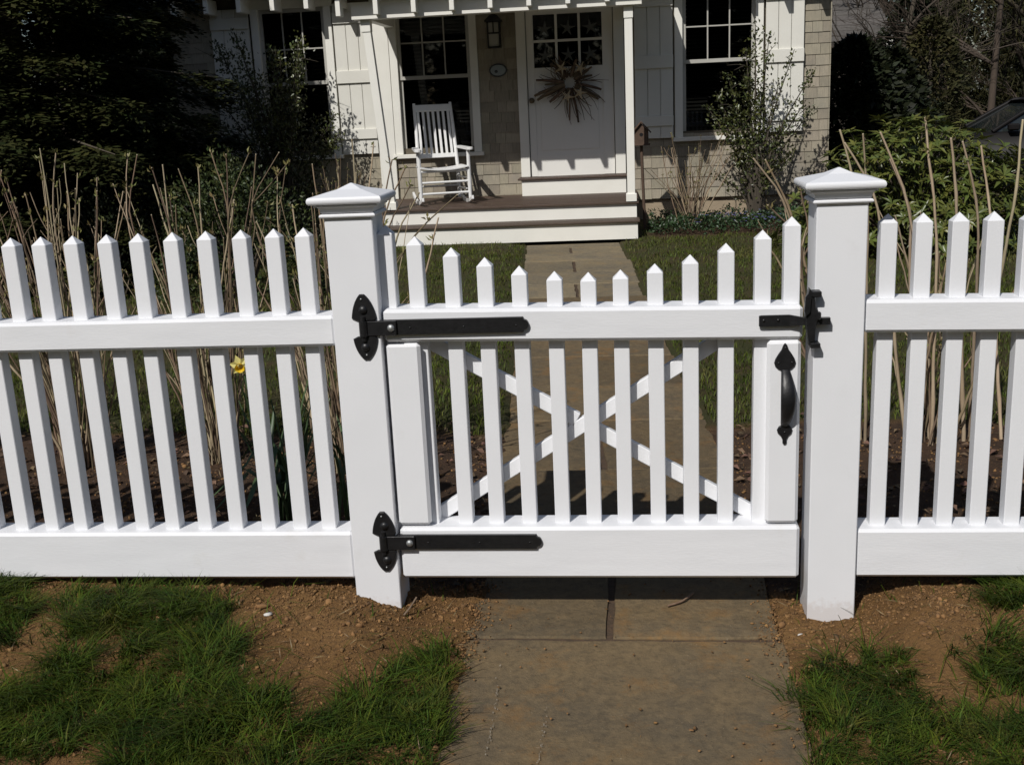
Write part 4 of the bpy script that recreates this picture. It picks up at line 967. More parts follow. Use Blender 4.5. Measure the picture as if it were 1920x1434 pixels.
# daffodils
def daffodil(x, y, label, nleaf, flowers):
    z = float(gz(x, y)); t = thing('daffodil_clump', (x, y, z), label, 'flowers')
    for i in range(nleaf):
        a = random.uniform(0, 2*math.pi); L = random.uniform(.30, .52); w = random.uniform(.010, .017); out = random.uniform(.02, .16); n = 6
        b = Vector((x+random.uniform(-.06, .06), y+random.uniform(-.05, .05), z-.01)); d = Vector((math.cos(a), math.sin(a), 0)); s = Vector((-math.sin(a), math.cos(a), 0)); drop = random.random() < .3
        V = []
        for k in range(n+1):
            u = k/n; zz = L*u if not drop else L*(u if u < .6 else .6-(u-.6)*.6); p = b+d*(out*u*u*1.6+(.12*max(0, u-.6) if drop else 0))+Vector((0, 0, zz)); ww = w*(.8+.4*math.sin(math.pi*u))*(1 if k < n else .12)
            V += [p-s*ww*.5+d*.002, p+d*(-.0015), p+s*ww*.5+d*.002]
        F = [f for k in range(n) for f in ((3*k, 3*k+1, 3*k+4, 3*k+3), (3*k+1, 3*k+2, 3*k+5, 3*k+4))]
        mb = MB(); mb.add(V, F, True); mb.build('leaf', M['daffleaf'], t)
    for (fx, fy, fz, ang) in flowers:
        st = MB(); st.tube(smooth_path([(x, y, z), (x*.3+fx*.7, y*.3+fy*.7, z+fz*.6), (fx, fy+.02, fz)], 4), .0035, 6).build('stem', M['daffleaf'], t)
        fl = MB(); c = Vector((fx, fy, fz)); ax = Vector((math.sin(ang), -math.cos(ang), -.15)).normalized(); u = ax.cross(Vector((0, 0, 1))).normalized(); v = u.cross(ax)
        for k in range(6):
            a = k*math.pi/3+.2; d = u*math.cos(a)+v*math.sin(a); s = ax.cross(d)
            fl.add([c, c+d*.018+s*.011+ax*.002, c+d*.036-ax*.004, c+d*.018-s*.011+ax*.002], [(0, 1, 2, 3)])
        f = fl.build('petals', M['cream'], t); n = 12; V = []
        for (r, h) in ((.008, 0), (.010, .012), (.0125, .020), (.015, .023)):
            for j in range(n): a = 2*math.pi*j/n; V.append(c+(u*math.cos(a)+v*math.sin(a))*r*(1+.1*math.sin(j*3.1) if h > .02 else 1)+ax*(h+.002))
        tr = MB(); tr.add(V, [(i*n+j, i*n+(j+1) % n, (i+1)*n+(j+1) % n, (i+1)*n+j) for i in range(3) for j in range(n)], True); tr.build('trumpet', M['yellow'], f)
daffodil(-1.02, .62, 'daffodil clump with one yellow flower behind the fence left of the hinge post', 46, [(-1.100, .56, .577, .25)])
daffodil(-.80, .60, 'small daffodil leaf clump without flower next to the hinge post', 14, [])

# ------------------------------------------------------------------ leafy shrubs and trees
def leafy_shrub(name, label, base, tips, nleaf, LW, twig, mleaf, group=None, mbark='bark', r0=.018, thick=.05, up_=.3, sag=.1):
    t = thing(name, base, label, 'shrub', group); b = Vector(base); wood = MB(); P = []; D = []
    per = max(4, nleaf//len(tips))
    for tip, w in tips:
        tip = Vector(tip); mid = b.lerp(tip, .5)+Vector(((b.x-tip.x)*.18, 0, .05)); Q = smooth_path([b, mid, tip], 7); n = len(Q)
        wood.tube(Q, [r0*(1-.85*i/(n-1)) for i in range(n)], 6)
        k = int(per*w)
        for _ in range(k):
            u = random.uniform(.30, 1.0)**.7; f = u*(n-1); i = min(int(f), n-2); c = Q[i].lerp(Q[i+1], f-i); s = twig*(.45+.75*(1-u))*w**.3
            P.append((c.x+random.gauss(0, s), c.y+random.gauss(0, s), c.z+random.gauss(0, s*.8))); dd = Q[i+1]-Q[i]; D.append((dd.x+random.gauss(0, .08), dd.y+random.gauss(0, .08), dd.z+random.gauss(0, .08)))
    for _ in range(len(tips)*5):
        tip, w = random.choice(tips); Q = smooth_path([b, b.lerp(Vector(tip), .5), Vector(tip)], 5); i = random.randint(4, 9); i = min(i, len(Q)-1)
        e = Q[i]+Vector((random.gauss(0, twig*1.3), random.gauss(0, twig*1.3), random.gauss(.05, twig)))
        wood.tube([Q[i], (Q[i]+e)/2+Vector((0, 0, .01)), e], [.004, .003, .0015], 4)
    tag(wood.build('branches', M[mbark], t), kind='stuff')
    P = np.array(P); D = unit(np.array(D))+rng.normal(size=(len(P), 3))*.8; D[:, 2] += up_; n = len(P)
    V, T = leaf_arrays(P, D, rand_dirs(n)+np.array([0, -.3, .8]), LW[0]*rng.uniform(.6, 1.25, n), LW[1]*rng.uniform(.7, 1.2, n), .2, sag)
    f = link('foliage', np_mesh('foliage', V-np.array(base), tris=T), M[mleaf], t); f['kind'] = 'stuff'
    return t
tips = []
for i in range(34):
    z = random.uniform(.55, 2.12); w = .72*math.sin(math.pi*min(1, (z-.2)/2.15))**.7+.08; a = random.uniform(0, 2*math.pi)
    tips.append(((-3.58+w*math.cos(a)*.95, 8.72+.30*math.sin(a), z), random.uniform(.7, 1.2)))
leafy_shrub('holly_shrub', 'tall dark holly shrub growing in front of the left window', (-3.45, 8.72, .0), tips, 9500, (.042, .024), .085, 'holly', 'holly shrubs against the house wall')
tips = [((1.39, 8.72, 1.98), 1.1), ((1.52, 8.7, 1.86), .8), ((1.30, 8.75, 1.75), 1.2), ((1.94, 8.68, 1.50), .7), ((1.76, 8.7, 1.70), .5), ((1.97, 8.72, 1.16), .7), ((1.88, 8.7, 1.22), .6), ((1.02, 8.7, 1.32), 1.0), ((.93, 8.75, 1.20), .8),
        ((1.12, 8.72, 1.50), 1.2), ((1.2, 8.7, 1.20), 1.4), ((1.1, 8.7, 1.05), 1.0), ((1.32, 8.72, 1.45), 1.6), ((1.45, 8.7, 1.3), 1.0), ((1.65, 8.7, .95), .8), ((1.75, 8.7, .72), .8), ((1.2, 8.7, .75), .7), ((1.55, 8.7, .6), .8), ((1.0, 8.68, .55), .5), ((1.62, 8.7, 1.42), .4)]
leafy_shrub('holly_shrub', 'open sprawling holly shrub in front of the right window', (1.40, 8.72, .0), tips, 4000, (.042, .024), .062, 'holly', 'holly shrubs against the house wall')

def mound(name, label, c, R, n, LW, m, group=None, cat='shrub', shell=(.72, 1.02), bumps=.14):
    t = thing(name, (c[0], c[1], c[2]), label, cat, group); d = rand_dirs(n); d[:, 2] = np.abs(d[:, 2])*1.0
    k = 1+bumps*np.sin(d[:, 0]*5+c[0]*3)*np.cos(d[:, 1]*6+c[1])+bumps*.7*np.sin(d[:, 2]*9+d[:, 0]*7)
    P = np.array(c)+d*np.array(R)*(k*rng.uniform(shell[0]**2, shell[1]**2, n)**.5)[:, None]
    D = d+rng.normal(size=(n, 3))*.55
    V, T = leaf_arrays(P, D, rand_dirs(n)+np.array([0, -.2, .6]), LW[0]*rng.uniform(.6, 1.3, n), LW[1]*rng.uniform(.7, 1.2, n), .2, .1)
    f = link('foliage', np_mesh('foliage', V-np.array(c), tris=T), M[m], t); f['kind'] = 'stuff'
    w = MB()
    for i in range(12):
        a = random.uniform(0, 2*math.pi); s = random.uniform(.2, .8); e = (c[0]+R[0]*s*math.cos(a), c[1]+R[1]*s*math.sin(a), c[2]+R[2]*random.uniform(.45, .8))
        w.tube([(c[0], c[1], c[2]-.02), (c[0]*.6+e[0]*.4, c[1]*.6+e[1]*.4, c[2]+R[2]*.3), e], [.014, .010, .004], 5)
    tag(w.build('branches', M['bark'], t), kind='stuff'); return t
mound('boxwood_shrub', 'rounded boxwood mound on the lawn behind the left fence canes', (-2.72, 5.15, .0), (.66, .5, .98), 9000, (.034, .02), 'box', 'rounded evergreen mounds on the left lawn')
mound('boxwood_shrub', 'darker evergreen mound at the foot of the big hemlock', (-3.95, 5.9, .0), (.75, .55, .85), 7000, (.036, .02), 'evergreen', 'rounded evergreen mounds on the left lawn')
mound('boxwood_shrub', 'low dark evergreen mound beneath the left window', (-3.0, 7.7, .0), (.6, .4, .5), 4500, (.034, .02), 'evergreen', 'rounded evergreen mounds on the left lawn')

# rhododendron: whorls of long leaves over a dome
def whorl_mesh():
    n = random.randint(8, 11); P = np.zeros((n, 3)); a = np.arange(n)*2*np.pi/n+rng.uniform(-.25, .25, n)
    D = np.stack([np.cos(a), np.sin(a), rng.uniform(-.15, .75, n)], 1)
    V, T = leaf_arrays(P+np.array([0, 0, .01]), D, np.tile([0, 0, 1.0], (n, 1)), rng.uniform(.07, .115, n), rng.uniform(.022, .033, n), .14, .22)
    return np_mesh('leaf_whorl', V, tris=T)
WM = [whorl_mesh() for _ in range(6)]
def rhodo():
    c = np.array((2.42, 6.6, .0)); R = np.array((1.0, .75, 1.02)); t = thing('rhododendron', c, 'broad rhododendron with long glossy leaves beyond the latch post', 'shrub')
    w = MB()
    for i in range(285):
        d = unit(rng.normal(size=3)); d[2] = abs(d[2])
        if d[1] > .35: d[1] = -d[1]
        k = 1+.10*math.sin(d[0]*6)*math.cos(d[2]*5)+rng.uniform(-.16, .04); p = d*R*k+np.array((0, 0, .06))
        o = link('leaf_whorl', WM[i % 6], M['rhodo'], t, Vector(p)); nd = Vector(d*np.array((.7, .7, 1))+np.array((0, 0, .55))+rng.normal(size=3)*.25)
        q = nd.to_track_quat('Z', 'Y'); o.rotation_euler = (q.to_matrix() @ Matrix.Rotation(random.uniform(0, 6.28), 3, 'Z')).to_euler(); o.scale = (random.uniform(.85, 1.2),)*3
        if i % 3 == 0: w.tube([(0, 0, 0), Vector(p)*.5+Vector((0, 0, .1)), Vector(p)], [.016, .010, .005], 5)
    o = w.build('branches', M['bark'], t, True); o['kind'] = 'stuff'
    n = 5200; d = rand_dirs(n); d[:, 2] = np.abs(d[:, 2]); P = d*R*rng.uniform(.5, .95, n)[:, None]
    V, T = leaf_arrays(P, d+rng.normal(size=(n, 3))*.7, rand_dirs(n)+np.array([0, 0, 1.0]), rng.uniform(.065, .11, n), rng.uniform(.022, .032, n), .14, .2)
    o = link('inner_foliage', np_mesh('inner_foliage', V, tris=T), M['rhodo'], t); o['kind'] = 'stuff'
rhodo()

# flowering ground cover at the foot of the house
n = 5200; X = rng.uniform(.33, 2.3, n); Y = rng.uniform(7.85, 9.05, n); keep = fbm(X, Y, 3, 3)+.25*sstep(7.8, 8.3, Y) > .5; X, Y = X[keep], Y[keep]; n = len(X)
Z = gz(X, Y)+rng.uniform(.01, .12, n)*(.5+fbm(X, Y, 4, 2)); P = np.stack([X, Y, Z], 1)
V, T = leaf_arrays(P, rng.normal(size=(n, 3))+np.array([0, -.2, .5]), rand_dirs(n)+np.array([0, 0, 1.2]), rng.uniform(.025, .05, n), rng.uniform(.015, .024, n), .15, .15)
tag(link('ground_cover', np_mesh('ground_cover', V, tris=T), M['vinca']), 'low leafy ground cover in the bed under the right window', 'ground cover', kind='stuff')
n = 110; X = rng.uniform(.75, 2.2, n); Y = rng.uniform(7.85, 8.6, n); P = np.repeat(np.stack([X, Y, gz(X, Y)+rng.uniform(.10, .15, n)], 1), 5, 0); a = np.tile(np.arange(5)*2*np.pi/5, n)
V, T = leaf_arrays(P, np.stack([np.cos(a), np.sin(a), np.full(len(a), .5)], 1), np.tile([0, 0, 1.0], (len(a), 1)), np.full(len(a), .017), np.full(len(a), .013), 0, .1)
tag(link('blue_flowers', np_mesh('blue_flowers', V, tris=T), M['blue']), 'tiny blue flowers dotted through the ground cover', 'flowers', kind='stuff')

# big hemlock on the left
def hemlock(x, y, H, R, label, nb, seed_n, group=None):
    t = thing('hemlock_tree', (x, y, 0), label, 'tree', group)
    MB().tube([(x, y, -.2), (x+.05, y, H*.5), (x, y, H)], [.22, .13, .02], 8).build('trunk', M['bark'], t)
    P = []; D = []; L = []; wood = MB()
    for i in range(nb):
        h = .15+(H-.3)*(i/nb)**1.15; a = i*2.399+random.uniform(-.4, .4); rl = R*(1-(h/H)**1.25)*random.uniform(.8, 1.12)+.1
        d = Vector((math.cos(a), math.sin(a), 0)); s = Vector((-math.sin(a), math.cos(a), 0)); k = int(seed_n*rl/R)+6
        for j in range(k):
            u = random.uniform(.25, 1)**.8; wdt = .42*rl*(1.05-u)+.05; off = random.uniform(-1, 1)*wdt
            dz = .12*u*rl-.20*u*u*rl-.25*abs(off)
            p = Vector((x, y, h))+d*(rl*u)+s*off+Vector((0, 0, dz+random.gauss(0, .03)))
            dirv = (d*.8+s*(1.0 if off > 0 else -1.0)*random.uniform(.2, 1)+Vector((0, 0, random.uniform(-.55, .05)))).normalized()
            for q in range(5):      # a drooping spray of flat needles
                pp = p+dirv*(.028*q)+Vector((0, 0, -.004*q*q)); sg = 1 if q % 2 else -1
                P.append(pp); D.append((dirv*.7+s*sg*.6).normalized()); L.append(.092-.009*q)
        if i % 2 == 0: wood.tube([(x, y, h), Vector((x, y, h))+d*rl*.5+Vector((0, 0, .04)), Vector((x, y, h))+d*rl*.95-Vector((0, 0, .05*rl))], [.02, .014, .004], 4)
    tag(wood.build('branches', M['bark'], t), kind='stuff')
    P = np.array(P); n = len(P); V, Q = quad_leaves(P, np.array(D), rand_dirs(n)*.5+np.array([0, 0, 1.0]), np.array(L), np.array(L)*.42)
    f = link('crown', np_mesh('crown', V-np.array((x, y, 0)), quads=Q), M['needle'], t); f['kind'] = 'stuff'
hemlock(-5.25, 6.75, 6.6, 2.05, 'huge dark hemlock filling the left background beside the house', 250, 330)
hemlock(-7.9, 5.2, 7.5, 2.3, 'unseen second hemlock left of view, added to shade the first', 150, 90)  # stands out of view, added for the shade it throws

# ------------------------------------------------------------------ background right
def bare_tree(x, y, H, r, label, m, seed, lean=0.0, group='bare trees beyond the drive'):
    rr = random.Random(seed); z0 = float(gz(x, y)); t = thing('bare_tree', (x, y, z0), label, 'tree', group); w = MB(); tw = MB()
    trunk = smooth_path([(x, y, z0-.2), (x+lean*.4, y+.1, z0+H*.45), (x+lean, y, z0+H)], 6); n = len(trunk)
    w.tube(trunk, [r*(1-.75*i/(n-1)) for i in range(n)], 8).build('trunk', M[m], t)
    def br(p, d, L, rad, lev):
        e = p+d*L; mid = (p+e)/2+Vector((rr.uniform(-.1, .1)*L, rr.uniform(-.1, .1)*L, rr.uniform(-.02, .1)*L))
        tw.tube(smooth_path([p, mid, e], 3), [rad*(1-.6*i/6) for i in range(7)], 5 if lev < 2 else 3, False)
        if lev < 4:
            for _ in range(4 if lev < 3 else 3):
                u = rr.uniform(.3, 1); q = p.lerp(e, u); dd = (d+Vector((rr.uniform(-1, 1), rr.uniform(-.8, .8), rr.uniform(-.3, .7)))*.8).normalized(); br(q, dd, L*rr.uniform(.45, .7), rad*.5, lev+1)
    for i in range(9):
        u = rr.uniform(.18, .98); f = u*(n-1); k = min(int(f), n-2); a = rr.uniform(0, 6.28)
        br(trunk[k], Vector((math.cos(a), math.sin(a)*.6, rr.uniform(.2, .9))).normalized(), H*rr.uniform(.2, .36), r*.38, 1)
    tag(tw.build('branches', M[m], t), kind='stuff')
bare_tree(7.3, 20.5, 7, .085, 'pale barked bare tree standing behind the parked car', 'barkpale', 3, .3)
bare_tree(8.2, 20.6, 6.5, .07, 'slender bare tree at the right edge of the picture', 'barkpale', 5, -.3)
bare_tree(5.2, 20.5, 6, .08, 'thin bare tree between the neighbouring house and the car', 'bark', 8, 1.2)
bare_tree(6.2, 24, 7, .12, 'bare tree farther back behind the neighbouring house', 'bark', 13, -.6)
bare_tree(9.5, 25, 8, .16, 'dark bare tree deep in the wood beyond the car', 'bark', 21, .4)
def evergreen(x, y, rx, ry, H, label, n, m='evergreen', LW=(.11, .05), name='evergreen_tree'):
    z0 = float(gz(x, y)); t = thing(name, (x, y, z0), label, 'tree', 'evergreens beyond the house')
    MB().tube([(x, y, z0-.2), (x, y, z0+H*.9)], [.10, .02], 7).build('trunk', M['bark'], t)
    u = rng.random(n); h = H*(.02+.98*u); prof = np.sin(np.pi*np.clip(.12+.88*u, 0, 1))**.55*(1.1-.55*u); a = rng.uniform(0, 2*np.pi, n); rad = rng.uniform(.45, 1, n)**.6*(1+.26*np.sin(a*5+h*4)*np.sin(h*6+x)+.22*np.sin(a*2+h*2.3+y))
    P = np.stack([x+rx*prof*rad*np.cos(a), y+ry*prof*rad*np.sin(a), z0+h], 1); D = np.stack([np.cos(a), np.sin(a), rng.uniform(-.6, .8, n)], 1)+rng.normal(size=(n, 3))*.4
    V, T = quad_leaves(P, D, rand_dirs(n)+np.array([0, 0, .5]), LW[0]*rng.uniform(.6, 1.4, n), LW[1]*rng.uniform(.6, 1.4, n))
    f = link('crown', np_mesh('crown', V-np.array((x, y, z0)), quads=T), M[m], t); f['kind'] = 'stuff'
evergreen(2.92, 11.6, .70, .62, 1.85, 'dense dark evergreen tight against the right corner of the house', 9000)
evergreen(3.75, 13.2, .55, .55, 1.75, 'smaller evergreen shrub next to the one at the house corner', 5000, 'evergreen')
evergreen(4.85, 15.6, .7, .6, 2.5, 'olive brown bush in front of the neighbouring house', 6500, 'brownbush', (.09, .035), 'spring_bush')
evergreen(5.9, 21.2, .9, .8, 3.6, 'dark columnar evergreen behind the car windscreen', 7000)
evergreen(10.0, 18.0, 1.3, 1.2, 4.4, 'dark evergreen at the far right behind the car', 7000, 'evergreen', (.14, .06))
Vs, Qs, off = [], [], 0
for i in range(40):
    x = -19+i*1.15+random.uniform(-.4, .4); y = 29.5+random.uniform(0, 4.5); n = 5200; H = random.uniform(8, 12); u = rng.random(n); a = rng.uniform(0, 2*np.pi, n); pr_ = (1.1-.8*u)*rng.uniform(.4, 1, n)**.6
    if -9 < x < 1.5: continue
    P = np.stack([x+1.7*pr_*np.cos(a), y+1.4*pr_*np.sin(a), -.6+H*u], 1); V, Q = quad_leaves(P, np.stack([np.cos(a), np.sin(a), rng.uniform(-.6, .4, n)], 1)+rng.normal(size=(n, 3))*.3, rand_dirs(n)+np.array([0, 0, .6]), rng.uniform(.2, .42, n), rng.uniform(.09, .18, n)); Vs.append(V); Qs.append(Q+off); off += len(V)
for i in range(26):  # unseen row behind the camera, kept dense to darken the window reflections
    x = -30+i*2.4+random.uniform(-.6, .6); y = -27-random.uniform(0, 5); n = 6000; H = random.uniform(12, 16); u = rng.random(n); a = rng.uniform(0, 2*np.pi, n); pr_ = (1.1-.7*u)*rng.uniform(.4, 1, n)**.6
    P = np.stack([x+2.2*pr_*np.cos(a), y+1.8*pr_*np.sin(a), H*u], 1); V, Q = quad_leaves(P, np.stack([np.cos(a), np.sin(a), rng.uniform(-.6, .4, n)], 1)+rng.normal(size=(n, 3))*.3, rand_dirs(n)+np.array([0, 0, .6]), rng.uniform(.35, .7, n), rng.uniform(.2, .34, n)); Vs.append(V); Qs.append(Q+off); off += len(V)
tag(link('tree_line', np_mesh('tree_line', np.concatenate(Vs), quads=np.concatenate(Qs)), M['evergreen']), 'dark tree line behind the houses, plus an unseen row darkening the window reflections', 'tree line', kind='stuff')
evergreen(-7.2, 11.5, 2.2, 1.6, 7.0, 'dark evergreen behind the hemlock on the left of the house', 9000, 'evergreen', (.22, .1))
# twiggy brown undergrowth of the wood: one mass
n = 26000; X = rng.uniform(3.2, 17, n); Y = rng.uniform(24, 28.5, n); Zt = rng.random(n)**1.2*(5.5+2.5*fbm(X, Y, .5, 3)); P = np.stack([X, Y, Zt-.5], 1)
V, Q = quad_leaves(P, rng.normal(size=(n, 3))*np.array([.7, .5, .8])+np.array([0, 0, .5]), rand_dirs(n), rng.uniform(.15, .6, n), rng.uniform(.012, .05, n))
tag(link('woodland_undergrowth', np_mesh('woodland_undergrowth', V, quads=Q), M['brownbush']), 'brown twiggy undergrowth of the wood beyond the drive', 'undergrowth', kind='stuff')

def neighbour():
    t = thing('neighbouring_house', (2.6, 22.5, -.2), 'neighbouring house with grey shingled roof and white corner trim', 'house')
    MB().box(-.5, 5.55, 22.4, 27, -.4, 2.36).build('wall', M['neighbourwall'], t)
    n = 17; k0 = Vector((0, 22.05, 2.26)); dv = Vector((0, .135, .112)); 
    for i in range(n):
        p = k0+dv*i; xr = 5.80-.021*i*1.25; mb = MB(); mb.add([(-.8, p.y, p.z), (xr, p.y, p.z), (xr, p.y+.15, p.z+.112), (-.8, p.y+.15, p.z+.112), (-.8, p.y, p.z+.02), (xr, p.y, p.z+.02), (xr, p.y+.15, p.z+.124), (-.8, p.y+.15, p.z+.124)], [(0, 1, 2, 3), (4, 7, 6, 5), (0, 4, 5, 1), (1, 5, 6, 2), (2, 6, 7, 3), (3, 7, 4, 0)]); mb.build('roof_course', M['roof'], t)
    MB().box(-.8, 5.79, 22.06, 22.10, 2.14, 2.258).build('fascia', M['neighbourwall'], t)
    mb = MB(); mb.prism([(5.60, 2.25), (5.74, 2.25), (5.72, 1.96), (5.64, 1.96)], 22.03, 22.058); mb.build('corner_bracket', M['trim'], t)
    MB().box(5.5505, 5.60, 22.39, 22.5, -.4, 2.25).build('corner_board', M['neighbourwall'], t)
neighbour()

def car():
    x, y = 6.68, 16.0; z = float(gz(x, y)); t = thing('parked_car', (x, y, z), 'dark grey sedan parked on the drive behind the rhododendron', 'car')
    Lh, hw = 2.25, .86
    low = [(-2.25, .28), (-2.28, .48), (-2.2, .66), (-1.9, .80), (-1.05, .935), (-.8, .955), (1.35, .99), (1.6, .985), (2.15, .93), (2.25, .7), (2.24, .3)]
    def sect(prof, w0, w1, name, m, z_in):
        """loft across the width: full profile in the middle, drawn in at the sides"""
        V = []; n = len(prof); S = [(-w1, .94), (-w0, .99), (-w0*.5, 1.0), (w0*.5, 1.0), (w0, .99), (w1, .94)]
        for (yy, s) in S: V += [(px*(.985 if abs(yy) == w1 else 1), yy, .28+(pz-.28)*s if z_in is None else z_in+(pz-z_in)*s) for px, pz in prof]
        F = [(i*n+j, i*n+(j+1) % n, (i+1)*n+(j+1) % n, (i+1)*n+j) for i in range(len(S)-1) for j in range(n)]+[tuple(range(n)), tuple(range((len(S)-1)*n, len(S)*n))]
        mb = MB(); mb.add(V, F, True); return mb.build(name, m, t, True)
    sect(low, .78, .88, 'body', M['carpaint'], None)
    # greenhouse: glass block with roof and pillars over it
    V = []; gl = [(-.95, .94), (-.18, 1.385), (.95, 1.39), (1.65, .97)]
    for s in (-1, 1): V += [(px, s*(.80-.34*(pz-.94)), pz) for px, pz in gl]
    mb = MB(); mb.add(V, [(0, 1, 2, 3), (4, 7, 6, 5), (0, 4, 5, 1), (2, 6, 7, 3)]); mb.build('windows', M['carglass'], t, True)
    rf = MB(); V = []
    for s in (-.68, -.5, 0, .5, .68): zz = {.68: 1.36, .5: 1.415, 0: 1.43}[abs(s)]; V += [(-.30, s, zz-.035), (-.08, s, zz), (.85, s, zz), (1.08, s, zz-.05)]
    rf.add(V, [(i*4+j, i*4+j+1, (i+1)*4+j+1, (i+1)*4+j) for i in range(4) for j in range(3)], True); rf.build('roof', M['carpaint'], t, True)
    for s in (-1, 1):
        P = lambda px, pz, o=.012: Vector((px, s*(.80-.34*(pz-.94)+o), pz))
        MB().tube([P(-.97, .945), P(-.55, 1.19), P(-.2, 1.385), P(.3, 1.405)], [.034, .034, .034, .024], 6).build('pillar', M['carpaint'], t, True)
        MB().tube([P(.42, .96), P(.36, 1.39)], .035, 6).build('pillar', M['carpaint'], t, True)
        MB().tube([P(1.68, .97), P(1.0, 1.38)], .05, 6).build('pillar', M['carpaint'], t, True)
        mb = MB(); mb.box(-.78, -.62, s*.93-.06, s*.93+.06, .96, 1.06, .02); mb.build('wing_mirror', M['carpaint'], t, True)
        mb = MB(); mb.box(-2.22, -1.98, s*.62-.16, s*.62+.16, .60, .72, .03); mb.build('headlight', M['lamp'], t, True)
        for wx in (-1.38, 1.36):
            o = MB().lathe([(.2, -.1), (.31, -.1), (.325, -.08), (.325, .08), (.31, .1), (.2, .1)], (wx, s*.80, .325), 'y', 20).build('wheel', M['rubber'], t, True)
            MB().lathe([(.02, -.112), (.14, -.108), (.2, -.104), (.2, .104), (.02, .112)], (wx, s*.80, .325), 'y', 14).build('rim', M['chrome'], o, True)
        mb = MB(); mb.box(.05, .2, s*.885-.012, s*.885+.012, .80, .83, .004); mb.build('door_handle', M['chrome'], t, True)
car()

# ------------------------------------------------------------------ grass, clods, litter
FP = {
'a': [(-1.72, .11), (-1.65, .06), (-1.53, -.07), (-1.47, -.2), (-1.47, -.32), (-1.75, -.32), (-1.85, .1)],
'b': [(-1.45, -.06), (-1.43, -.03), (-1.32, -.02), (-1.19, .0), (-1.01, -.05), (-.95, -.08), (-.93, -.15), (-.95, -.19), (-.9, -.26), (-.85, -.35), (-.86, -.4), (-.78, -.45), (-.7, -.49), (-.64, -.55), (-.54, -.55), (-.46, -.59), (-.43, -.9), (-.93, -.95), (-.97, -.69), (-1.04, -.65), (-1.13, -.69), (-1.4, -.80), (-1.5, -.48), (-1.29, -.46), (-1.29, -.36), (-1.31, -.31), (-1.2, -.36), (-1.15, -.43), (-1.12, -.38), (-1.15, -.28), (-1.15, -.19), (-1.24, -.22), (-1.29, -.26), (-1.39, -.2)],
'c': [(-.4, -.12), (-.34, -.23), (-.335, -.31), (-.33, -.43), (-.325, -.56), (-.32, -1.2), (-.52, -1.2), (-.54, -.55), (-.54, -.47), (-.52, -.39), (-.49, -.36), (-.43, -.32), (-.42, -.24)],
'd': [(.46, -.28), (.5, -.21), (.57, -.2), (.61, -.24), (.68, -.2), (.72, -.19), (.75, -.26), (.75, -.33), (.74, -.4), (.77, -.49), (.82, -.53), (1.1, -.55), (1.1, -1.2), (.46, -1.2), (.46, -.59), (.455, -.48), (.46, -.36)],
'e': [(.84, -.33), (.91, -.23), (1.01, -.21), (1.15, -.3), (1.0, -.46), (.89, -.42), (.84, -.4)],
'f': [(1.02, .11), (1.1, .19), (1.35, .2), (1.3, -.1), (1.04, -.1), (.99, -.09), (.97, -.01)]}
n = 430000; X = rng.uniform(-2.4, 1.9, n); Y = rng.uniform(-1.5, .2, n)
jx = (fbm(X, Y, 24, 3)-.5)*.15; jy = (fbm(X+9, Y+4, 24, 3)-.5)*.15; keep = np.zeros(n, bool)
for p in FP.values(): keep |= inpoly(X+jx, Y+jy, p)
outer = ((X < -1.62) | (X > 1.2) | (Y < -.95)) & ((X < -.34) | (X > .47)) & (fbm(X, Y, 5, 3) > .46); keep |= outer
dens = .34+.62*sstep(.34, .56, fbm(X+3, Y-7, 13, 3)); keep &= (rng.random(n) < dens)
stray = (rng.random(n) < .006) & ((X < -.36) | (X > .49)) & (Y < .15); keep |= stray
keep &= ~((X > -.30) & (X < .44)) & ~((Y > -.02) & (Y < .12) & (((X > -.65) & (X < -.50)) | ((X > .53) & (X < .67)))) & (Y < .13+.1*(X > .9))
X, Y = X[keep], Y[keep]; n = len(X); tall = fbm(X, Y, 9, 2); H = (.013+.058*tall)*(.35+1.1*rng.random(n)**1.3); az = fbm(X, Y, 8, 2)*14+rng.normal(size=n)*1.0
V, Q, T = blades(np.stack([X, Y, gz(X, Y)-.003], 1), H, rng.uniform(.0014, .0038, n), rng.uniform(.3, 1.6, n), rng.uniform(.1, .9, n), az)
print('front blades', n)
tag(link('front_grass', np_mesh('front_grass', V, Q, T), M['grass']), 'patchy green grass in front of the fence', 'grass', kind='stuff')
n = 210000; X = rng.uniform(-6.5, 6.5, n); Y = 1.5+6.9*rng.random(n)**1.25
e = 1.62+.22*(fbm(X, Y, 2.3, 3)-.5); keep = (Y > e) & ((X < path_left(Y)-.02) | (X > path_right(Y)+.02)) & ~((Y+.3*(fbm(X, Y, 3, 2)-.5) > 7.85) & (X > .3)) & ~((Y > 7.5) & (X < -2.4)) & ~((Y > 7.75) & (X > -2.4) & (X < .25)) & (np.abs(X) < 1.6+.62*Y)
keep &= rng.random(n) < .35+.65*sstep(.33, .55, fbm(X, Y, 3.1, 3)); X, Y = X[keep], Y[keep]; n = len(X); print('lawn blades', n)
V, Q, T = blades(np.stack([X, Y, gz(X, Y)-.003], 1), rng.uniform(.018, .045, n), rng.uniform(.003, .006, n), rng.uniform(.1, .8, n), rng.uniform(.05, .5, n))
tag(link('lawn', np_mesh('lawn', V, Q, T), M['lawn']), 'mown lawn on both sides of the path behind the fence', 'lawn', kind='stuff')
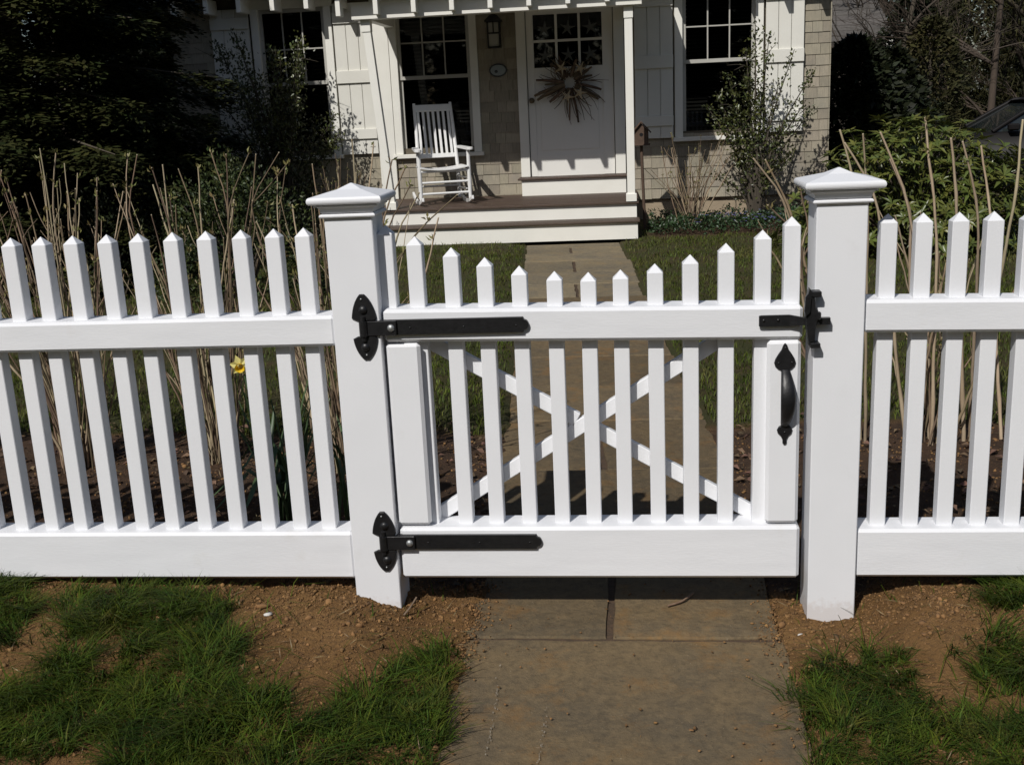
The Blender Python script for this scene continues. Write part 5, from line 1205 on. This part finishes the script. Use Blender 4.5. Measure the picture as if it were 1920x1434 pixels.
# soil clods
ico = bmesh.new(); bmesh.ops.create_icosphere(ico, subdivisions=1, radius=1); ico.verts.ensure_lookup_table()
IV = np.array([v.co[:] for v in ico.verts]); IF = np.array([[v.index for v in f.verts] for f in ico.faces]); ico.free()
def lumps(X, Y, R, sink=.3):
    n = len(X); k = len(IV); jit = 1+rng.uniform(-.48, .42, (n, k, 1)); S = rng.uniform(.5, 1.4, (n, 1, 3)); a = rng.uniform(0, 6.28, n)
    V = IV[None]*jit*S*R[:, None, None]; c, s = np.cos(a)[:, None], np.sin(a)[:, None]; V = np.stack([V[..., 0]*c-V[..., 1]*s, V[..., 0]*s+V[..., 1]*c, V[..., 2]*.8], -1)
    V += np.stack([X, Y, gz(X, Y)+R*sink], -1)[:, None, :]
    F = (IF[None]+(np.arange(n)*k)[:, None, None]).reshape(-1, 3); return V.reshape(-1, 3), F
n = 125000; X = rng.uniform(-2.2, 1.6, n); Y = rng.uniform(-1.1, 1.55, n)
w = np.exp(-((Y-.0)/.20)**2)*.62+.13+.06*(Y > .15)+.35*np.exp(-((X+.42)**2+(Y+.05)**2)/.02)+.4*np.exp(-((X-.52)**2+(Y+.05)**2)/.03)
keep = (rng.random(n) < w*(.4+.9*sstep(.4, .6, fbm(X, Y, 7, 3)))) & ((X < path_left(Y)+.015+.05*(fbm(X, Y, 20, 2)-.3)) | (X > path_right(Y)-.02-.06*(fbm(X, Y, 20, 2)-.3)))
keep &= ~((Y > -.002) & (Y < .12) & (((X > -.64) & (X < -.515)) | ((X > .54) & (X < .664))))
X, Y = X[keep], Y[keep]; n = len(X); R = .0010+.0062*rng.random(n)**3.8+.008*(rng.random(n) < .02)*rng.random(n); print('clods', n)
V, F = lumps(X, Y, R)
tag(link('soil_clods', np_mesh('soil_clods', V, tris=F), M['soilchip']), 'loose crumbs of reddish soil along the fence line', 'soil', kind='stuff')
OV = np.array([(1, 0, 0), (-1, 0, 0), (0, 1, 0), (0, -1, 0), (0, 0, 1), (0, 0, -1)], float); OF = np.array([(0, 2, 4), (2, 1, 4), (1, 3, 4), (3, 0, 4), (2, 0, 5), (1, 2, 5), (3, 1, 5), (0, 3, 5)])
n = 110000; X = rng.uniform(-1.9, 1.3, n); Y = rng.uniform(-.95, .22, n); w = .35+.65*np.exp(-((Y-.0)/.18)**2); keep = (rng.random(n) < w*(.35+.9*sstep(.42, .58, fbm(X, Y, 9, 3)))) & ((X < -.335) | (X > .472))
keep &= ~((Y > -.001) & (Y < .12) & (((X > -.64) & (X < -.515)) | ((X > .54) & (X < .664)))); X, Y = X[keep], Y[keep]; n = len(X); R = .0009+.0026*rng.random(n)**2.5; print('crumbs', n)
V = OV[None]*(1+rng.uniform(-.5, .5, (n, 6, 1)))*rng.uniform(.6, 1.3, (n, 1, 3))*R[:, None, None]; a = rng.uniform(0, 6.28, n); c, s_ = np.cos(a)[:, None], np.sin(a)[:, None]
V = np.stack([V[..., 0]*c-V[..., 1]*s_+V[..., 2]*.4, V[..., 0]*s_+V[..., 1]*c, V[..., 2]-V[..., 0]*.3], -1)+np.stack([X, Y, gz(X, Y)+R*.35], -1)[:, None, :]
tag(link('soil_crumbs', np_mesh('soil_crumbs', V.reshape(-1, 3), tris=(OF[None]+(np.arange(n)*6)[:, None, None]).reshape(-1, 3)), M['soilchip']), 'fine crumbly surface of the bare soil', 'soil', kind='stuff')
# crumbs tracked onto the slabs
n = 2200; X = np.concatenate([rng.uniform(-.33, .46, 300), -.345+np.abs(rng.normal(size=1100))*.035, .475-np.abs(rng.normal(size=800))*.035]); Y = np.concatenate([rng.uniform(-1.0, .3, 300), -.02+rng.normal(size=700)*.13, rng.uniform(-1.1, .4, 400), -.05+rng.normal(size=400)*.10, rng.uniform(-1.1, .4, 400)])
V, F = lumps(X, Y, .0007+.0035*rng.random(n)**3); on = (np.repeat(X, len(IV)) > -.335) & (np.repeat(X, len(IV)) < .47); V[:, 2] = np.where(on, V[:, 2]-np.repeat(gz(X, Y), len(IV))+.0028, V[:, 2])
tag(link('path_crumbs', np_mesh('path_crumbs', V, tris=F), M['soilchip']), 'soil crumbs scattered on the paving', 'soil', kind='stuff')
def stone(name, x, y, r, m, label, cat, sc=(1, 1, .8)):
    V, F = lumps(np.array([x]), np.array([y]), np.array([r]), .35); c = V.mean(0); V = (V-c)*np.array(sc)
    o = link(name, np_mesh(name, V, tris=F), M[m], None, tuple(c)); tag(o, label, cat); return o
stone('soil_clod', -.873, -.075, .017, 'soilchip', 'large rounded soil clod in front of the left fence', 'clod', (1.3, 1, .8))
stone('stone_chip', -.842, -.13, .012, 'whitestone', 'small white stone chip on the bare soil before the left fence', 'stone', (1.0, 1.2, .5))
stone('soil_clod', -.735, -.125, .011, 'soilchip', 'small reddish clod midway between white chip and hinge post', 'clod')
stone('stone_chip', .515, -.07, .005, 'whitestone', 'tiny white chip at the foot of the latch post', 'stone', (1.6, .8, .5))
def twig(pts, r, label):
    b = Vector(pts[0]); t = MB(); t.tube([Vector(p)-b for p in smooth_path(pts, 4)], r, 5); o = t.build('twig', M['cane'], None); o.location = b; tag(o, label, 'twig')
twig([(-.505, -.035, .03), (-.49, -.02, .045), (-.475, .0, .065)], .0028, 'short twig stuck in the soil beside the hinge post')
twig([(.19, .07, .008), (.23, .095, .010), (.262, .14, .012)], .0032, 'short stick lying on the slab in the shadow under the gate')
twig([(-.70, -.16, .035), (-.63, -.175, .034), (-.57, -.185, .036)], .0016, 'thin root lying on the soil in front of the hinge post')
# dry straw and fallen leaves
n = 2600; X = rng.uniform(-2, 1.5, n); Y = rng.uniform(-1.0, 1.7, n); keep = ((X < path_left(Y)) | (X > path_right(Y))) & (rng.random(n) < .35+.6*np.exp(-((X+1.36)**2+(Y+.33)**2)/.01)); X, Y = X[keep], Y[keep]; n = len(X); a = rng.uniform(0, 6.28, n)
V, Q = quad_leaves(np.stack([X, Y, gz(X, Y)+.006], 1), np.stack([np.cos(a), np.sin(a), rng.uniform(-.05, .25, n)], 1), np.tile([0, 0, 1.0], (n, 1)), rng.uniform(.02, .07, n), rng.uniform(.0012, .0028, n))
tag(link('dry_straw', np_mesh('dry_straw', V, quads=Q), M['straw']), 'scattered dry grass stalks on the bare soil', 'straw', kind='stuff')
n = 2600; X = rng.uniform(-3, 2.4, n); Y = rng.uniform(.14, 1.75, n); keep = ((X < path_left(Y)-.01) | (X > path_right(Y)+.01)); X, Y = X[keep], Y[keep]; n = len(X)
V, T = leaf_arrays(np.stack([X, Y, gz(X, Y)+rng.uniform(.004, .02, n)], 1), rng.normal(size=(n, 3))*np.array([1, 1, .3]), rand_dirs(n)*.6+np.array([0, 0, 1.0]), rng.uniform(.015, .045, n), rng.uniform(.01, .025, n), .2, .2)
tag(link('leaf_litter', np_mesh('leaf_litter', V, tris=T), M['litter']), 'brown leaf litter over the planting bed behind the fence', 'leaf litter', kind='stuff')
